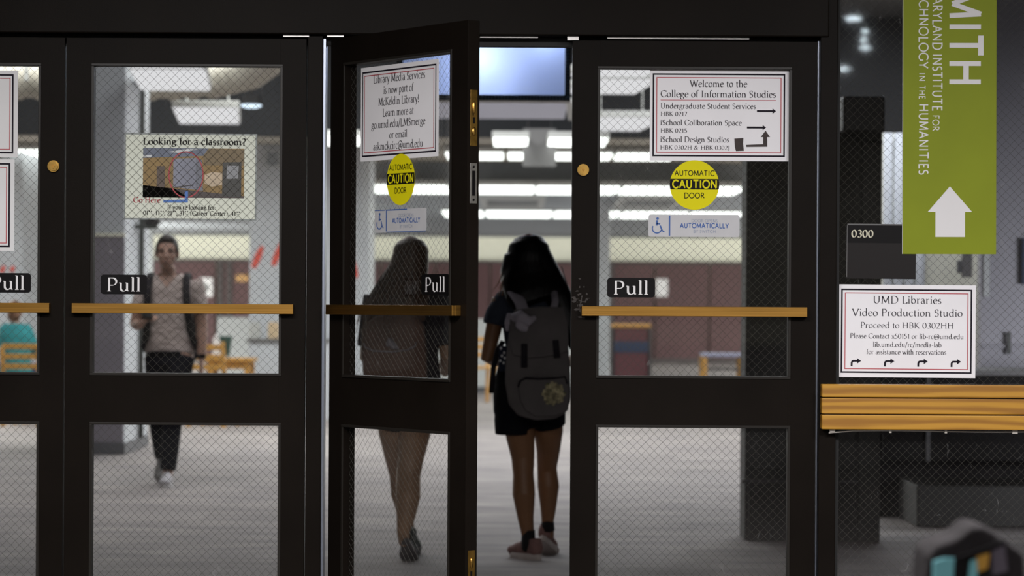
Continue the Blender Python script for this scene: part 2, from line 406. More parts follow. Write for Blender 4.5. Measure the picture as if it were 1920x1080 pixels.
# ------------------------------------------------------------------ lettering (own roman and sans skeletons, units 1/100 em)
# l: polyline, a: arc cx cy rx ry a0 a1, s: serif bar centred at x y, d: dot
G = {
'A': (64, 'l 7 0 32 67;l 31 67 58 0;l 17 24 48 24;s 7 0;s 58 0'),
'B': (55, 'l 14 0 14 66;l 10 66 28 66;a 28 51 15 15 90 -90;l 14 36 30 36;a 30 18 17 18 90 -90;l 10 0 30 0;s 14 0'),
'C': (66, 'a 38 33 30 33 42 318;k 60 52 61 64;k 59 10 62 16'),
'D': (70, 'l 14 0 14 66;l 9 66 32 66;a 32 33 31 33 90 -90;l 9 0 32 0;s 14 0'),
'E': (52, 'l 14 0 14 66;l 10 66 44 66;l 14 35 36 35;l 10 0 46 0;s 14 0;k 44 66 44 56;k 46 0 46 11'),
'F': (50, 'l 14 0 14 66;l 10 66 44 66;l 14 35 36 35;s 14 0;k 44 66 44 56'),
'G': (72, 'a 39 33 31 33 42 330;l 63 30 63 8;s 62 30;k 60 52 61 64'),
'H': (72, 'l 14 0 14 66;l 58 0 58 66;l 14 35 58 35;s 14 0;s 58 0;s 14 66;s 58 66'),
'I': (30, 'l 15 0 15 66;s 15 0;s 15 66'),
'J': (30, 'l 17 66 17 0;a 7 -2 10 13 0 -90;s 17 66'),
'K': (62, 'l 14 0 14 66;l 50 66 15 33;l 22 38 56 0;s 14 0;s 14 66;s 50 66;s 57 0'),
'L': (50, 'l 14 0 14 66;l 9 0 46 0;k 46 0 46 12;s 14 66'),
'M': (82, 'l 12 0 15 66;l 15 66 41 6;l 41 6 66 66;l 66 66 70 0;s 12 0;s 70 0;s 13 66;s 68 66'),
'N': (72, 'l 14 0 14 66;l 13 66 58 0;l 58 0 58 66;s 14 0;s 12 66;s 58 66'),
'O': (76, 'a 38 33 31 33 0 360'),
'P': (54, 'l 14 0 14 66;l 10 66 29 66;a 29 48 17 18 90 -90;l 14 30 29 30;s 14 0'),
'R': (60, 'l 14 0 14 66;l 10 66 29 66;a 29 49 16 17 90 -90;l 14 32 29 32;l 28 32 54 0;s 14 0'),
'S': (46, 'a 24 49 14 16 50 270;a 22 17 16 17 90 -140;k 34 58 36 50'),
'T': (60, 'l 30 0 30 66;l 6 66 54 66;s 30 0;k 6 66 5 56;k 54 66 55 56'),
'U': (68, 'l 14 66 14 24;a 34 24 20 24 180 360;l 54 24 54 66;s 14 66;s 54 66'),
'V': (64, 'l 7 66 32 0;l 32 0 58 66;s 7 66;s 58 66'),
'W': (92, 'l 6 66 28 0;l 28 0 46 60;l 46 60 66 0;l 66 0 87 66;s 6 66;s 87 66;s 42 66'),
'Y': (60, 'l 7 66 30 32;l 30 32 54 66;l 30 32 30 0;s 7 66;s 54 66;s 30 0'),
'a': (42, 'a 18 31 13 12 20 150;l 31 32 31 5;l 31 5 38 2;a 20 12 13 12 60 330'),
'b': (50, 'l 11 70 11 3;a 27 21 16 21 140 -160;s 9 69'),
'c': (42, 'a 25 21 18 21 50 315'),
'd': (51, 'l 39 70 39 2;a 23 21 17 21 35 330;s 37 69;l 39 2 46 2'),
'e': (43, 'a 23 21 16 21 10 320;l 8 24 38 26'),
'f': (31, 'l 14 0 14 52;a 25 52 11 17 180 60;l 5 41 27 41;s 14 0'),
'g': (44, 'a 21 29 13 13 0 360;a 13 12 5 6 90 270;l 12 6 30 5;a 21 -8 17 11 60 -230;l 33 38 43 40'),
'h': (53, 'l 12 0 12 70;a 26 25 15 16 160 0;l 41 25 41 0;s 12 0;s 41 0;s 10 69'),
'i': (25, 'l 13 0 13 42;s 13 0;s 10 41;d 13 60'),
'j': (24, 'l 14 42 14 -8;a 6 -10 8 11 0 -100;s 11 41;d 13 60'),
'k': (50, 'l 12 0 12 70;l 38 41 13 20;l 19 24 44 0;s 12 0;s 10 69;s 38 41;s 44 0'),
'l': (25, 'l 13 0 13 70;s 13 0;s 10 69'),
'm': (78, 'l 12 0 12 42;a 25 26 13 15 150 0;l 38 26 38 0;a 51 26 13 15 150 0;l 64 26 64 0;s 12 0;s 38 0;s 64 0;s 9 41'),
'n': (53, 'l 12 0 12 42;a 26 26 14 15 150 0;l 40 26 40 0;s 12 0;s 40 0;s 9 41'),
'o': (47, 'a 23.5 21 17.5 21 0 360'),
'p': (51, 'l 12 -22 12 42;a 27 21 17 21 145 -150;s 12 -22;s 9 41'),
'q': (51, 'l 39 -22 39 42;a 23 21 17 21 35 330;s 39 -22'),
'r': (36, 'l 12 0 12 42;a 25 30 12 11 150 60;s 12 0;s 9 41'),
's': (34, 'a 17 31.5 9 10.5 40 260;a 16 11 11 11 80 -140'),
't': (30, 'l 13 54 13 10;a 21 10 8 10 180 290;l 4 41 26 41'),
'u': (53, 'l 12 42 12 16;a 25 16 13 15 180 330;l 40 42 40 3;l 40 3 47 3;s 9 41;s 37 41'),
'v': (46, 'l 6 42 23 1;l 23 1 40 42;s 6 41;s 40 41'),
'w': (68, 'l 6 42 21 1;l 21 1 34 38;l 34 38 48 1;l 48 1 62 42;s 6 41;s 62 41;s 31 41'),
'x': (46, 'l 7 42 39 0;l 39 42 7 0;s 7 41;s 39 41;s 7 0;s 39 0'),
'y': (46, 'l 6 42 24 2;l 40 42 18 -18;l 18 -18 8 -20;s 6 41;s 40 41'),
'z': (42, 'l 6 41 36 41;l 36 41 6 0;l 6 0 37 0'),
'0': (50, 'a 25 32 18 32 0 360'),
'1': (38, 'l 20 0 20 64;l 20 64 9 56;s 20 0'),
'2': (48, 'a 23 47 15 17 150 -35;l 35 38 8 1;l 6 1 42 1'),
'3': (46, 'a 22 48 14 16 140 -80;a 21 17 17 17 80 -140'),
'4': (50, 'l 34 0 34 64;l 34 64 5 20;l 5 20 45 20;s 34 0'),
'5': (46, 'l 36 64 13 64;l 13 64 11 36;a 20 20 17 20 120 -140'),
'7': (46, 'l 7 63 40 63;l 40 63 18 0'),
'&': (76, 'a 30 51 11 14 -40 220;l 22 42 58 2;a 26 17 17 17 110 320;l 40 6 60 32;s 61 33'),
'@': (84, 'a 42 27 36 38 -60 290;a 38 26 13 15 0 360;l 54 42 51 14;a 61 22 10 12 200 360;l 71 22 78 32'),
'.': (22, 'd 10 3'), ',': (22, 'd 10 3;l 12 3 7 -12'), ':': (22, 'd 11 4;d 11 32'),
'!': (26, 'l 13 66 13 18;d 13 3'), '?': (42, 'a 19 51 13 15 150 -70;l 21 37 20 18;d 20 3'),
"'": (18, 'l 9 68 8 52'), '-': (32, 'l 5 21 27 21'), '/': (34, 'l 3 -10 31 70'),
'(': (30, 'a 30 28 19 44 130 230'), ')': (30, 'a 0 28 19 44 50 -50'),
'*': (34, 'l 17 66 17 46;l 8 61 26 51;l 26 61 8 51'), ' ': (26, ''),
}
def glyph_strokes(ch, serif=True):
    adv, src = G[ch]
    st = []; se = []; dots = []
    for tk in [x for x in src.split(';') if x]:
        p = tk.split(); k = p[0]; q = [float(x) for x in p[1:]]
        if k == 'l' or (k == 'k' and serif): st.append([(q[i], q[i + 1]) for i in range(0, len(q), 2)])
        elif k == 'a':
            cx, cy, rx, ry, a0, a1 = q
            n = max(5, int(abs(a1 - a0) / 16))
            st.append([(cx + rx * math.cos(R(a0 + (a1 - a0) * i / n)), cy + ry * math.sin(R(a0 + (a1 - a0) * i / n))) for i in range(n + 1)])
        elif k == 's': se.append((q[0], q[1]))
        elif k == 'd': dots.append((q[0], q[1]))
    return adv, st, se, dots
def text_raw(s, serif=True, thick=8.5, thin=2.6, track=0.0):
    mb = MB(); x = 0.0; kk = 0
    for ch in s:
        adv, st, se, dots = glyph_strokes(ch, serif)
        for pts in st:
            n = len(pts); L = []; Rr = []
            for i, (px, py) in enumerate(pts):
                a = pts[max(i - 1, 0)]; b = pts[min(i + 1, n - 1)]
                dx, dy = b[0] - a[0], b[1] - a[1]; d = math.hypot(dx, dy) or 1
                dx /= d; dy /= d
                if serif:
                    ang = math.atan2(dy, dx)
                    w = math.hypot(thick * math.sin(ang - R(20)), thin)
                else: w = thick
                ext = (w * 0.0 if serif else w * 0.5)
                ex = -dx * ext if i == 0 else (dx * ext if i == n - 1 else 0)
                ey = -dy * ext if i == 0 else (dy * ext if i == n - 1 else 0)
                if not serif: ex *= 0.0; ey *= 0.0
                L.append((x + px + ex - dy * w / 2, py + ey + dx * w / 2)); Rr.append((x + px + ex + dy * w / 2, py + ey - dx * w / 2))
            base = len(mb.v)
            kk = (kk + 1) % 7
            mb.v += [(p[0], kk, p[1]) for p in L] + [(p[0], kk, p[1]) for p in Rr]
            for i in range(n - 1):
                mb.f.append((base + i, base + n + i, base + n + i + 1, base + i + 1))
        if serif:
            for sx, sy in se:
                h = max(thin, 2.8); w = thick * 0.5 + 4.0
                if sy in (41, 69): mb.rect(x + sx - 4.5, x + sx + 4, sy - h * .3, sy + h * .7, 8)
                else:
                    z0 = sy - (0 if sy < 20 else h)
                    mb.rect(x + sx - w, x + sx + w, z0, z0 + h, 9)
        for dx_, dy_ in dots: mb.disc(x + dx_, dy_, thick * .62, seg=10, y=10)
        x += adv + track
    return mb, x
def text_px(s, x0, x1, base, cap, serif=True, thick=8.5, thin=2.6, track=0.0, y=0.0, unit=1.0 / 560):
    """text placed on a sign: x0..x1 and baseline in sign pixels (z down), cap height in pixels"""
    mb, w = text_raw(s, serif, thick, thin, track)
    xs = [v[0] for v in mb.v]; a, b = min(xs), max(xs)
    k = (x1 - x0) / (b - a); kz = cap / 66.0
    mb.v = [((x0 + (v[0] - a) * k) * unit, y - v[1] * 1.5e-5, -(base - v[2] * kz) * unit) for v in mb.v]
    return mb
def join(*ms):
    r = MB()
    for m in ms: r.add(m.v, m.f)
    return r
U = 1.0 / 560
def px_rect(mb, x0, x1, y0, y1, y=0.0): return mb.rect(x0 * U, x1 * U, -y1 * U, -y0 * U, y)
def px_poly(mb, pts, y=0.0): return mb.flat([(p[0] * U, -p[1] * U) for p in pts][::-1], y)

# ------------------------------------------------------------------ the setting: rooms
def bx(*a, **k): return MB().box(*a, **k)
struct('floor', MB().box(-12, 12, 9.4, 62.3, -0.1, 0.0), M['carpet'])
struct('floor_lobby', MB().box(-5, 5, -3.2, 9.4, -0.1, 0.0), M['lobbyfloor'])
struct('wall_lobby_back', MB().box(-5, 5, -3.3, -3.2, 0, 3.0), M['lobbywall'])
struct('dark_panel_lobby', MB().box(-5, 5, -3.2, -3.17, 0, 0.95), M['lobbyfloor'])  # unseen dark panel added to darken reflections in the lower glass
struct('wall_lobby_left', MB().box(-5.1, -5, -3.2, 9.38, 0, 3.0), M['lobbywall'])
struct('wall_lobby_right', MB().box(5, 5.1, -3.2, 9.38, 0, 3.0), M['lobbywall'])
struct('ceiling_lobby', MB().box(-5, 5, -3.2, 9.38, 3.0, 3.1), M['lobbyceil'])
struct('wall_left', MB().box(-12.2, -12, 9.5, 62, 0, 4.5), M['white'])
struct('wall_right', MB().box(12, 12.2, 9.5, 62, 0, 4.5), M['white'])
struct('wall_back', MB().box(-12, 12, 62, 62.2, 0, 2.75), M['roomwall'])
struct('ceiling', MB().box(-12, 12, 9.5, 29.6, 4.3, 4.4), M['plenum'])
cb = struct('ceiling_middle', MB().box(-12, 12, 29.6, 34.7, 3.01, 4.3), M['ceilb'])
struct('trim_1', MB().box(-12, 12, 29.5, 29.6, 3.01, 4.3), M['beam'])
struct('ceiling_far', MB().box(-12, 12, 34.9, 62, 2.746, 4.3), M['ceilc'])
struct('trim_2', MB().box(-12, 12, 34.7, 34.9, 2.746, 3.3), M['bulk'])

# shop-front: lintel, mullions, jambs
lint = struct_root('trim_3', (0, DY, 2.151))
part('lintel', MB().box(-5, wx(1550), -0.03, 0.16, 0, 1.0, 0.004), M['frame'], lint)
part('door_stop', MB().box(-5, wx(1534), 0.05, 0.10, -0.03, 0.0), M['gasket'], lint)
part('gap_light_strip', join(MB().box(wx(897), wx(1006), 0.0, 0.012, -0.006, -0.001), MB().box(wx(1136), wx(1402), 0.0, 0.012, -0.007, -0.002)),
     M['chrome'], lint, 'bright metal strip in place of light through the door-head gap')  # bright strips imitate light passing through the gap over the doors
part('closer_bracket', join(MB().box(wx(528), wx(577), -0.006, 0.01, -0.008, 0, .001), MB().box(wx(611), wx(642), -0.01, 0.01, -0.007, -0.001), MB().box(wx(1061), wx(1082), -0.01, 0.012, -0.014, 0)),
     M['chrome'], lint)
mul = struct_root('trim_4', (wx(586), DY, 0))
part('mullion', MB().box(wx(574) - wx(586), wx(603) - wx(586), 0.0, 0.11, 0, 2.151, 0.003), M['frame'], mul)
part('bright_strip', MB().box(wx(603) - wx(586), wx(608) - wx(586), 0.012, 0.1, 0, 2.14, 0.001), M['alu'], mul, 'blue-grey metal channel')
jam = struct_root('trim_5', (wx(1550), DY, 0))
part('jamb', MB().box(wx(1535) - wx(1550), wx(1567) - wx(1550), -0.02, 0.12, 0, 3.0, 0.003), M['frame'], jam)
part('bright_strip', MB().box(wx(1531.5) - wx(1550), wx(1534) - wx(1550), 0.01, 0.06, 0, 2.14), M['alu'], jam, 'thin bright strip in place of the lit gap beside the door')  # imitates the line of light in the gap beside the door
part('glazing_bead', MB().box(wx(1567) - wx(1550), wx(1573) - wx(1550), 0.0, 0.03, 0, 3.0), M['gasket'], jam)

def wire_mesh_mb(x0, x1, z0, z1, y, pitch=0.0285, w=0.00042):
    mb = MB()
    W, H = x1 - x0, z1 - z0
    for sgn in (1, -1):
        c = -H + pitch * 0.37
        while c < W:
            # line x = c + t (t = height), clipped
            t0, t1 = max(0, -c), min(H, W - c)
            if t1 > t0 + 0.002:
                xa, xb = c + t0, c + t1
                if sgn < 0: xa, xb = W - xa, W - xb
                A = Vector((x0 + xa, y, z0 + t0)); B = Vector((x0 + xb, y, z0 + t1))
                d = (B - A).normalized(); n = Vector((-d.z, 0, d.x)) * w; q = Vector((0, w, 0))
                vs = [A - n - q * 0, A + q, A + n, A - q, B - n, B + q, B + n, B - q]
                mb.add(vs, [(0, 1, 5, 4), (1, 2, 6, 5), (2, 3, 7, 6), (3, 0, 4, 7)])
            c += pitch
    return mb

# ------------------------------------------------------------------ doors
ZT, ZL1, ZL0, ZM, ZB = 2.137, 2.043, 1.016, 0.842, 0.22      # top, upper lite, lower lite
TH = 0.044; REC = 0.020
def make_door(n, loc, rz, W, l0, l1, bar0, bar1, cyl=None, free=1):
    root = struct_root('door_%d' % n, loc, rz)
    fr = M['frame']
    part('stile', MB().box(0, l0, 0, TH, 0.01, ZT, 0.0005), fr, root)
    part('stile', MB().box(l1, W, 0, TH, 0.01, ZT, 0.0005), fr, root)
    for a, b in ((ZL1, ZT), (ZM, ZL0), (0.01, ZB)):
        part('rail', MB().box(l0, l1, 0.0001, TH - 0.0001, a, b), fr, root)
    for a, b in ((ZL0, ZL1), (ZB, ZM)):
        bd = MB(); g = 0.009
        for (xa, xb, za, zb) in ((l0 - g, l1 + g, b, b + g), (l0 - g, l1 + g, a - g, a), (l0 - g, l0, a, b), (l1, l1 + g, a, b)):
            bd.box(xa, xb, -0.004, 0.0, za, zb, 0.0012)
        part('glazing_bead', bd, M['bead'], root)
        pane = part('glass_pane', MB().box(l0 - .004, l1 + .004, REC + 0.0005, REC + 0.0065, a - .004, b + .004), M['glass'], root)
        w = part('wire_mesh', wire_mesh_mb(l0, l1, a, b, REC + 0.0035), M['wire'], pane, kind='stuff')
    z0, z1 = wz(591.5), wz(573)
    bar = part('pull_bar', MB().box(bar0, bar1, -0.034, -0.022, z0, z1, 0.0015), M['brass'], root, 'flat brass pull bar')
    for bxx in (bar0 + 0.0, bar1 - 0.022):
        part('bar_bracket', MB().box(bxx, bxx + .022, -0.022, 0.0, z0, z1, 0.001), M['brass'], bar)
    if cyl:
        c = part('lock_cylinder', MB().cyl_y(cyl[0], cyl[1], 0.0195, -0.012, 0.0, 28).cyl_y(cyl[0], cyl[1], 0.0155, -0.016, -0.012, 28), M['brass_worn'], root, 'round brass lock', smooth=False)
        part('keyway', MB().cyl_y(cyl[0], cyl[1] + .001, 0.0052, -0.0185, -0.016, 16).box(cyl[0] - .0012, cyl[0] + .0012, -0.0188, -0.016, cyl[1] - .009, cyl[1]), M['brass'], c)
    return root
W1 = 455 * U
st = 51.5 * U
d1 = make_door(1, (wx(119) - W1, DY, 0), 0, W1, st, W1 - 49 * U, 18 * U, W1 - 24 * U, (W1 - 19.5 * U, wz(316.5)))
W2 = 450 * U
d2 = make_door(2, (wx(122), DY, 0), 0, W2, 52 * U, 401 * U, 15 * U, 429 * U)
HX, TA = -0.611, math.acos(0.578)
SA, CA = math.sin(TA), math.cos(TA)
W3 = 0.8125
d3 = make_door(3, (HX, DY, 0), -TA, W3, 0.093, 0.717, 0.030, 0.782)
W4 = 459 * U
d4 = make_door(4, (wx(1071), DY, 0), 0, W4, 52 * U, 407 * U, 19 * U, 441 * U, (21 * U, wz(318)))
# ironmongery on the free edge of the open door
def edge_plate(name, z0, z1, m, lab, hole, w0=0.010, w1=0.036):
    o = part(name, MB().box(W3, W3 + 0.0015, w0, w1, z0, z1, 0.0006), m, d3, lab)
    for (a, b, c, d) in hole:
        part('recess', MB().box(W3 + 0.0014, W3 + 0.0018, a, b, c, d), M['blackv'], o)
    return o
fb = edge_plate('flush_bolt', 1.745, 1.92, M['brass_worn'], 'long brass flush bolt plate', [(0.019, 0.027, 1.815, 1.835), (0.018, 0.022, 1.84, 1.875)])
part('bolt_lever', MB().ball((W3 + .003, 0.023, 1.79), (0.003, 0.008, 0.014)).ball((W3 + .003, 0.023, 1.865), (0.003, 0.007, 0.02)), M['brass_worn'], fb, smooth=True)
edge_plate('strike_plate', 1.566, 1.692, M['chrome'], 'bright steel strike plate', [(0.017, 0.029, 1.59, 1.668)])
sp = bpy.data.objects['strike_plate']
part('screw', MB().tube([(W3 + .001, .023, 1.68), (W3 + .003, .023, 1.68)], .004, 12).tube([(W3 + .001, .023, 1.577), (W3 + .003, .023, 1.577)], .004, 12), M['blackv'], sp)
fb2 = edge_plate('flush_bolt', 0.30, 0.485, M['brass_worn'], 'lower brass flush bolt plate', [(0.019, 0.026, 0.39, 0.42)])
part('bolt_lever', MB().ball((W3 + .003, 0.023, 0.445), (0.003, 0.006, 0.016)), M['brass_worn'], fb2, smooth=True)
# wear on the right door beside its bar
sc_ = MB()
for k in range(46):
    sx_, sz_ = random.gauss(17, 8), random.gauss(568, 17)
    if not 2 < sx_ < 44 or sz_ > 600: continue
    r1_, r2_ = random.uniform(1.0, 4.5), random.uniform(.8, 3.0); n_ = 7
    sc_.flat([((sx_ + r1_ * random.uniform(.6, 1.3) * math.cos(2 * math.pi * q / n_)) * U, wz(sz_ + r2_ * random.uniform(.6, 1.3) * math.sin(2 * math.pi * q / n_))) for q in range(n_)], -0.0002 - k * 2e-5)
part('scuff_mark', sc_, mat('scuffed_metal', (0.015, 0.009, 0.006), 0.6, var=0.5, vscale=(90, 90, 90)), d4, kind='stuff')

# side window
win = struct_root('window_1', (0, DY, 0))
X0 = wx(1573); X1 = 3.2
pane = part('glass_pane', MB().box(X0 - .004, X1, 0.0155, 0.0215, 0.1, 3.0), M['glass'], win)
part('wire_mesh', wire_mesh_mb(X0, 2.1, 0.1, 3.0, 0.0185), M['wire'], pane, kind='stuff')
part('sill', MB().box(X0, X1, -0.02, 0.08, 0, 0.1), M['frame'], win)
struct('trim_10', MB().box(-5, wx(119) - W1 - .004, DY, DY + .12, 0, 2.151), M['frame'])
struct('wall_front', MB().box(X1, 5, DY - 0.02, DY + 0.12, 0, 3.0).box(5, 12, DY, DY + .12, 0, 4.4).box(-12, -5, DY, DY + .12, 0, 4.4).box(-5, 5, DY + .0, DY + .12, 3.16, 4.4), M['frame'])

# oak rail
rail = thing('wooden_rail', 'honey-stained oak rail of three grooved boards across the side window', 'rail', (wx(1538), DY - 0.02, 0))
L_ = 2.6
for k, (a, b, d) in enumerate(((716, 740, 0.05), (742, 771, 0.044), (773, 800, 0.05))):
    z0, z1 = wz(b) + 0.0, wz(a)
    mb = MB().box(0, L_, -d, -0.001, z0, z1, 0.003)
    part('board', mb, M['oak'], rail)
part('backing', MB().box(0.01, L_, -0.036, -0.001, wz(799), wz(718)), M['charcoal'], rail)
cab = thing('cable', 'thin off-white cable clipped along the underside of the oak rail', 'cable', (wx(1552), DY - 0.05, wz(805)))
pts = []
for i in range(26):
    x = i / 25 * 2.0
    pts.append((x, 0, 0.004 + 0.002 * math.sin(x * 9) - 0.004 * math.exp(-x * 8) + (0.0 if x > .03 else (-.004))))
part('cable_run', MB().tube(pts, 0.0022, 8, ref=(0, 1, 0)), M['cable'], cab, smooth=True)
for x in (0.012, 0.205, 0.39, 0.62):
    wI = 0.008 if x < .6 and x > .1 else 0.018
    part('cable_clip', MB().box(x - wI / 2, x + wI / 2, -0.004, 0.004, -0.003, 0.009 if wI < .01 else 0.014, .0008), M['cable'], cab)

# ------------------------------------------------------------------ signs
def P0(px, py, y):               # a point on the door plane from a pixel of the photograph, roll taken out
    return (wx(px), DY + y, wz(py - (px - 960) * 0.0056))
def POPEN(px, py, off=0.0185):   # a point on the open door's plane
    r = (px - 960) / F
    xa = HX + off * SA; ya = DY + off * CA
    u = (ya * r - xa) / (CA + SA * r)
    y = ya - u * SA
    return u, (xa + u * CA, y, EYE - (py - (px - 960) * 0.0056 - 572) * y / F)
def sheet(name, label, cat, loc, rz, w, h, m, group=None, tilt=0.0, th=0.0012, pn='sheet'):
    root = thing(name, label, cat, loc, rz, group)
    root.rotation_euler = (0, tilt, rz)
    part(pn, MB().box(0, w * U, 0, th, -h * U, 0), m, root)
    return root
def border(root, w, h, b=(5, 8, 3.0), r=(12, 15, 1.7), m=None):
    mb = MB(); x, y, t = b
    mb.frame(x * U, (w - x - 2) * U, -(h - y) * U, -y * U, t * U, -0.0003)
    part('black_border', mb, M['ink'], root)
    mb = MB(); x, y, t = r
    mb.frame(x * U, (w - x - 2) * U, -(h - y) * U, -y * U, t * U, -0.0003)
    part('red_border', mb, M['red'], root)
def lines(root, rows, m, y=-0.0004, **kw):
    for s, a, b, base, cap in rows: part('lettering', text_px(s, a, b, base, cap, y=y, **kw), m, root)

# welcome sign on the right-hand door
w = sheet('notice', 'white Welcome to the College of Information Studies notice on right-hand door glass', 'sign', P0(1217, 128.5, 0.0185), 0, 261, 172, M['paper'])
border(w, 261, 172)
lines(w, [("Welcome to the", 74, 183, 33, 12.5), ("College of Information Studies", 20, 236.5, 52.5, 12.5)], M['ink_soft'], thick=10, thin=3.4)
lines(w, [("Undergraduate Student Services", 20.5, 199, 74, 10.2), ("HBK 0217", 20.5, 70, 88, 7.8), ("iSchool Collboration Space", 20, 173, 105.2, 10.2),
          ("HBK 0215", 20.5, 70, 119.3, 7.8), ("iSchool Design Studios", 20, 149, 137, 10.2), ("HBK 0302H & HBK 0302J", 20, 150, 151, 7.8)], M['ink_soft'], thick=10, thin=3.8)
part('rule_line', px_rect(MB(), 20, 237, 57.3, 58.5, -.0004), M['red'], w)
def arrow_r(mb, x0, x1, y, t=3.6, hd=10, hl=6.5):
    px_rect(mb, x0, x1 - hl, y - t / 2, y + t / 2, -.0005); px_poly(mb, [(x1 - hl, y - hd / 2), (x1, y), (x1 - hl, y + hd / 2)], -.0005); return mb
part('arrow', arrow_r(MB(), 201, 237, 78), M['ink'], w)
part('arrow', arrow_r(MB(), 182.5, 218.5, 109), M['ink'], w)
mk = MB()
px_poly(mk, [(159, 130), (176, 128.6), (175.4, 139), (177, 152.8), (162, 153.4), (160, 146)], -.0005)
part('square_mark', mk, M['marker'], w, 'hand-drawn brown block')
mk = MB()
px_poly(mk, [(181, 141.5), (213, 140), (213, 126.5), (220.5, 126.5), (221, 144.8), (181.5, 145.5)], -.0005)
px_poly(mk, [(208.5, 126.8), (217.5, 114.5), (226, 126.8)], -.0005)
part('bent_arrow', mk, M['marker'], w, 'hand-drawn brown bent arrow')

# library media services sign on the open door
u0, l0 = POPEN(674.5, 128); u1, _ = POPEN(820, 102)
ws = (u1 - u0) / U
w = sheet('notice', 'white Library Media Services notice at the top of the open door', 'sign', l0, -TA, ws, 173, M['paper'])
border(w, ws, 173)
q = ws / 260.0
lines(w, [("Library Media Services", 44, 215, 31, 14.5), ("is now part of", 78, 178, 52, 14), ("McKeldin Library!", 61, 195, 73, 14), ("Learn more at", 76, 178, 93.5, 14),
          ("go.umd.edu/LMSmerge", 37, 217, 114, 14), ("or email", 98, 157, 134, 13), ("askmckcirc@umd.edu", 44, 208, 154, 14)], M['ink_soft'], thick=10, thin=3.6)
# video production studio sign on the side window
w = sheet('notice', 'white Video Production Studio notice on the side window above the oak rail', 'sign', P0(1573, 533, 0.0125), 0, 258, 174, M['paper'], tilt=0.003)
border(w, 258, 174)
lines(w, [("UMD Libraries", 65.6, 193, 35, 13.7), ("Video Production Studio", 25, 233, 59, 13.5)], M['ink'], thick=8, thin=2.8)
lines(w, [("Proceed to HBK 0302HH", 42, 216, 81.6, 11)], M['ink'], thick=8, thin=2.8)
lines(w, [("Please Contact x50151 or lib-rc@umd.edu", 22.5, 235, 100.8, 8.9), ("lib.umd.edu/rc/media-lab", 65.6, 194, 116.6, 8.9), ("for assistance with reservations", 53.6, 203, 130.5, 8.9)], M['ink_soft'], thick=10, thin=3.6)
for k in range(4):
    a = 24 + 62.5 * k; mk = MB()
    px_poly(mk, [(a, 153.5), (a, 147), (a + 1.2, 143.6), (a + 4, 141.8), (a + 13, 141.8), (a + 13, 145.2), (a + 5.2, 145.2), (a + 3.6, 146.6), (a + 3.4, 153.5)], -.0005)
    px_poly(mk, [(a + 12, 138.4), (a + 19.5, 143.5), (a + 12, 148.6)], -.0005)
    part('turn_arrow', mk, M['ink'], w)
# two cut-off signs on the far left door
for (py, h, rx, lb) in ((130, 163, 29.5, 'upper of the two bordered notices cut off at the left picture edge'), (297, 172, 24, 'lower of the two bordered notices cut off at the left picture edge')):
    w = sheet('notice', lb, 'sign', P0(rx - 232, py, 0.0185), 0, 232, h, M['paper_grey'], tilt=0.0)
    mb = MB(); mb.frame(5 * U, (232 - 8) * U, -(h - 7) * U, -7 * U, 3.2 * U, -.0003); part('black_border', mb, M['ink'], w)
    mb = MB(); mb.frame(12 * U, (232 - 14) * U, -(h - 14) * U, -14 * U, 1.7 * U, -.0003); part('red_border', mb, M['red'], w)

# classroom poster behind the wired glass of the left door
w = sheet('poster', 'pale laminated Looking for a classroom poster behind the left door glass', 'poster', (wx(230), DY + 0.0275, wz(248.5 + 3.6)), 0, 249, 163, M['laminate'], tilt=0.004, pn='laminate')
pz = -.0006
part('sheet', px_rect(MB(), 2.5, 246, 3, 160, pz), M['poster'], w)
lines(w, [("Looking for a classroom?", 35, 228, 21.5, 12.5)], M['blackv'], y=pz - .0003, thick=13, thin=5)
lines(w, [("If you're looking for:", 82, 173, 143, 8)], M['blackv'], y=pz - .0003, thick=12, thin=5)
lines(w, [("01**, 11**, 21**, 31** (Career Center), 41**", 36, 218, 154, 8)], M['blackv'], y=pz - .0003, thick=12, thin=5)
lines(w, [("Go Here", 17, 69, 131, 10.5)], M['red'], y=pz - .0003, thick=12, thin=5)
pr = part('printed_picture', px_rect(MB(), 35, 225.5, 28, 121, pz - .0002), mat('print_yellow', (0.27, 0.17, 0.05), .4, var=.15), w)
def pp(name, polys, col, dz):
    mb = MB()
    for p in polys: px_poly(mb, p, pz - .0002 - dz * .0002)
    part(name, mb, mat('print_' + name, col, .4, var=.12, vscale=(20, 20, 20)), pr)
pp('ceiling', [[(35, 28), (158, 28), (148, 42), (35, 47)]], (.13, .155, .22), 1)
pp('upper_wall', [[(158, 28), (225.5, 30), (225.5, 60), (149, 60), (148, 42)]], (.17, .12, .055), 1)
pp('ceiling_lamp', [[(35, 42), (52, 41), (50, 45), (35, 46)]], (.55, .58, .6), 2)
pp('ceiling_lamp', [[(82, 35), (120, 29), (140, 30), (100, 37)]], (.55, .58, .6), 2)
pp('floor', [[(35, 98), (225.5, 117), (225.5, 121), (35, 121)], [(35, 98), (95, 104), (120, 121), (35, 121)]], (.05, .035, .035), 2)
pp('door', [[(61, 62), (76, 62), (76, 102), (61, 101)]], (.085, .055, .04), 3)
pp('grey_panel', [[(92, 48), (134, 46), (134, 106), (92, 101)]], (.20, .21, .27), 3)
pp('grey_panel', [[(134, 46), (146, 50), (148, 108), (134, 106)]], (.14, .15, .19), 3)
pp('skirting', [[(94, 101), (131, 96), (131, 98), (94, 103)]], (.03, .025, .03), 4)
pp('window', [[(185, 54), (220, 53), (220, 120), (184, 117)]], (.03, .03, .028), 3)
pp('window_glass', [[(193, 60), (215, 60), (214, 84), (192, 85)]], (.24, .25, .27), 4)
pp('glare_patch', [[(151, 78), (165, 72), (184, 74), (184, 96), (165, 100), (151, 94)]], (.50, .40, .28), 3)
el = MB(); n = 48
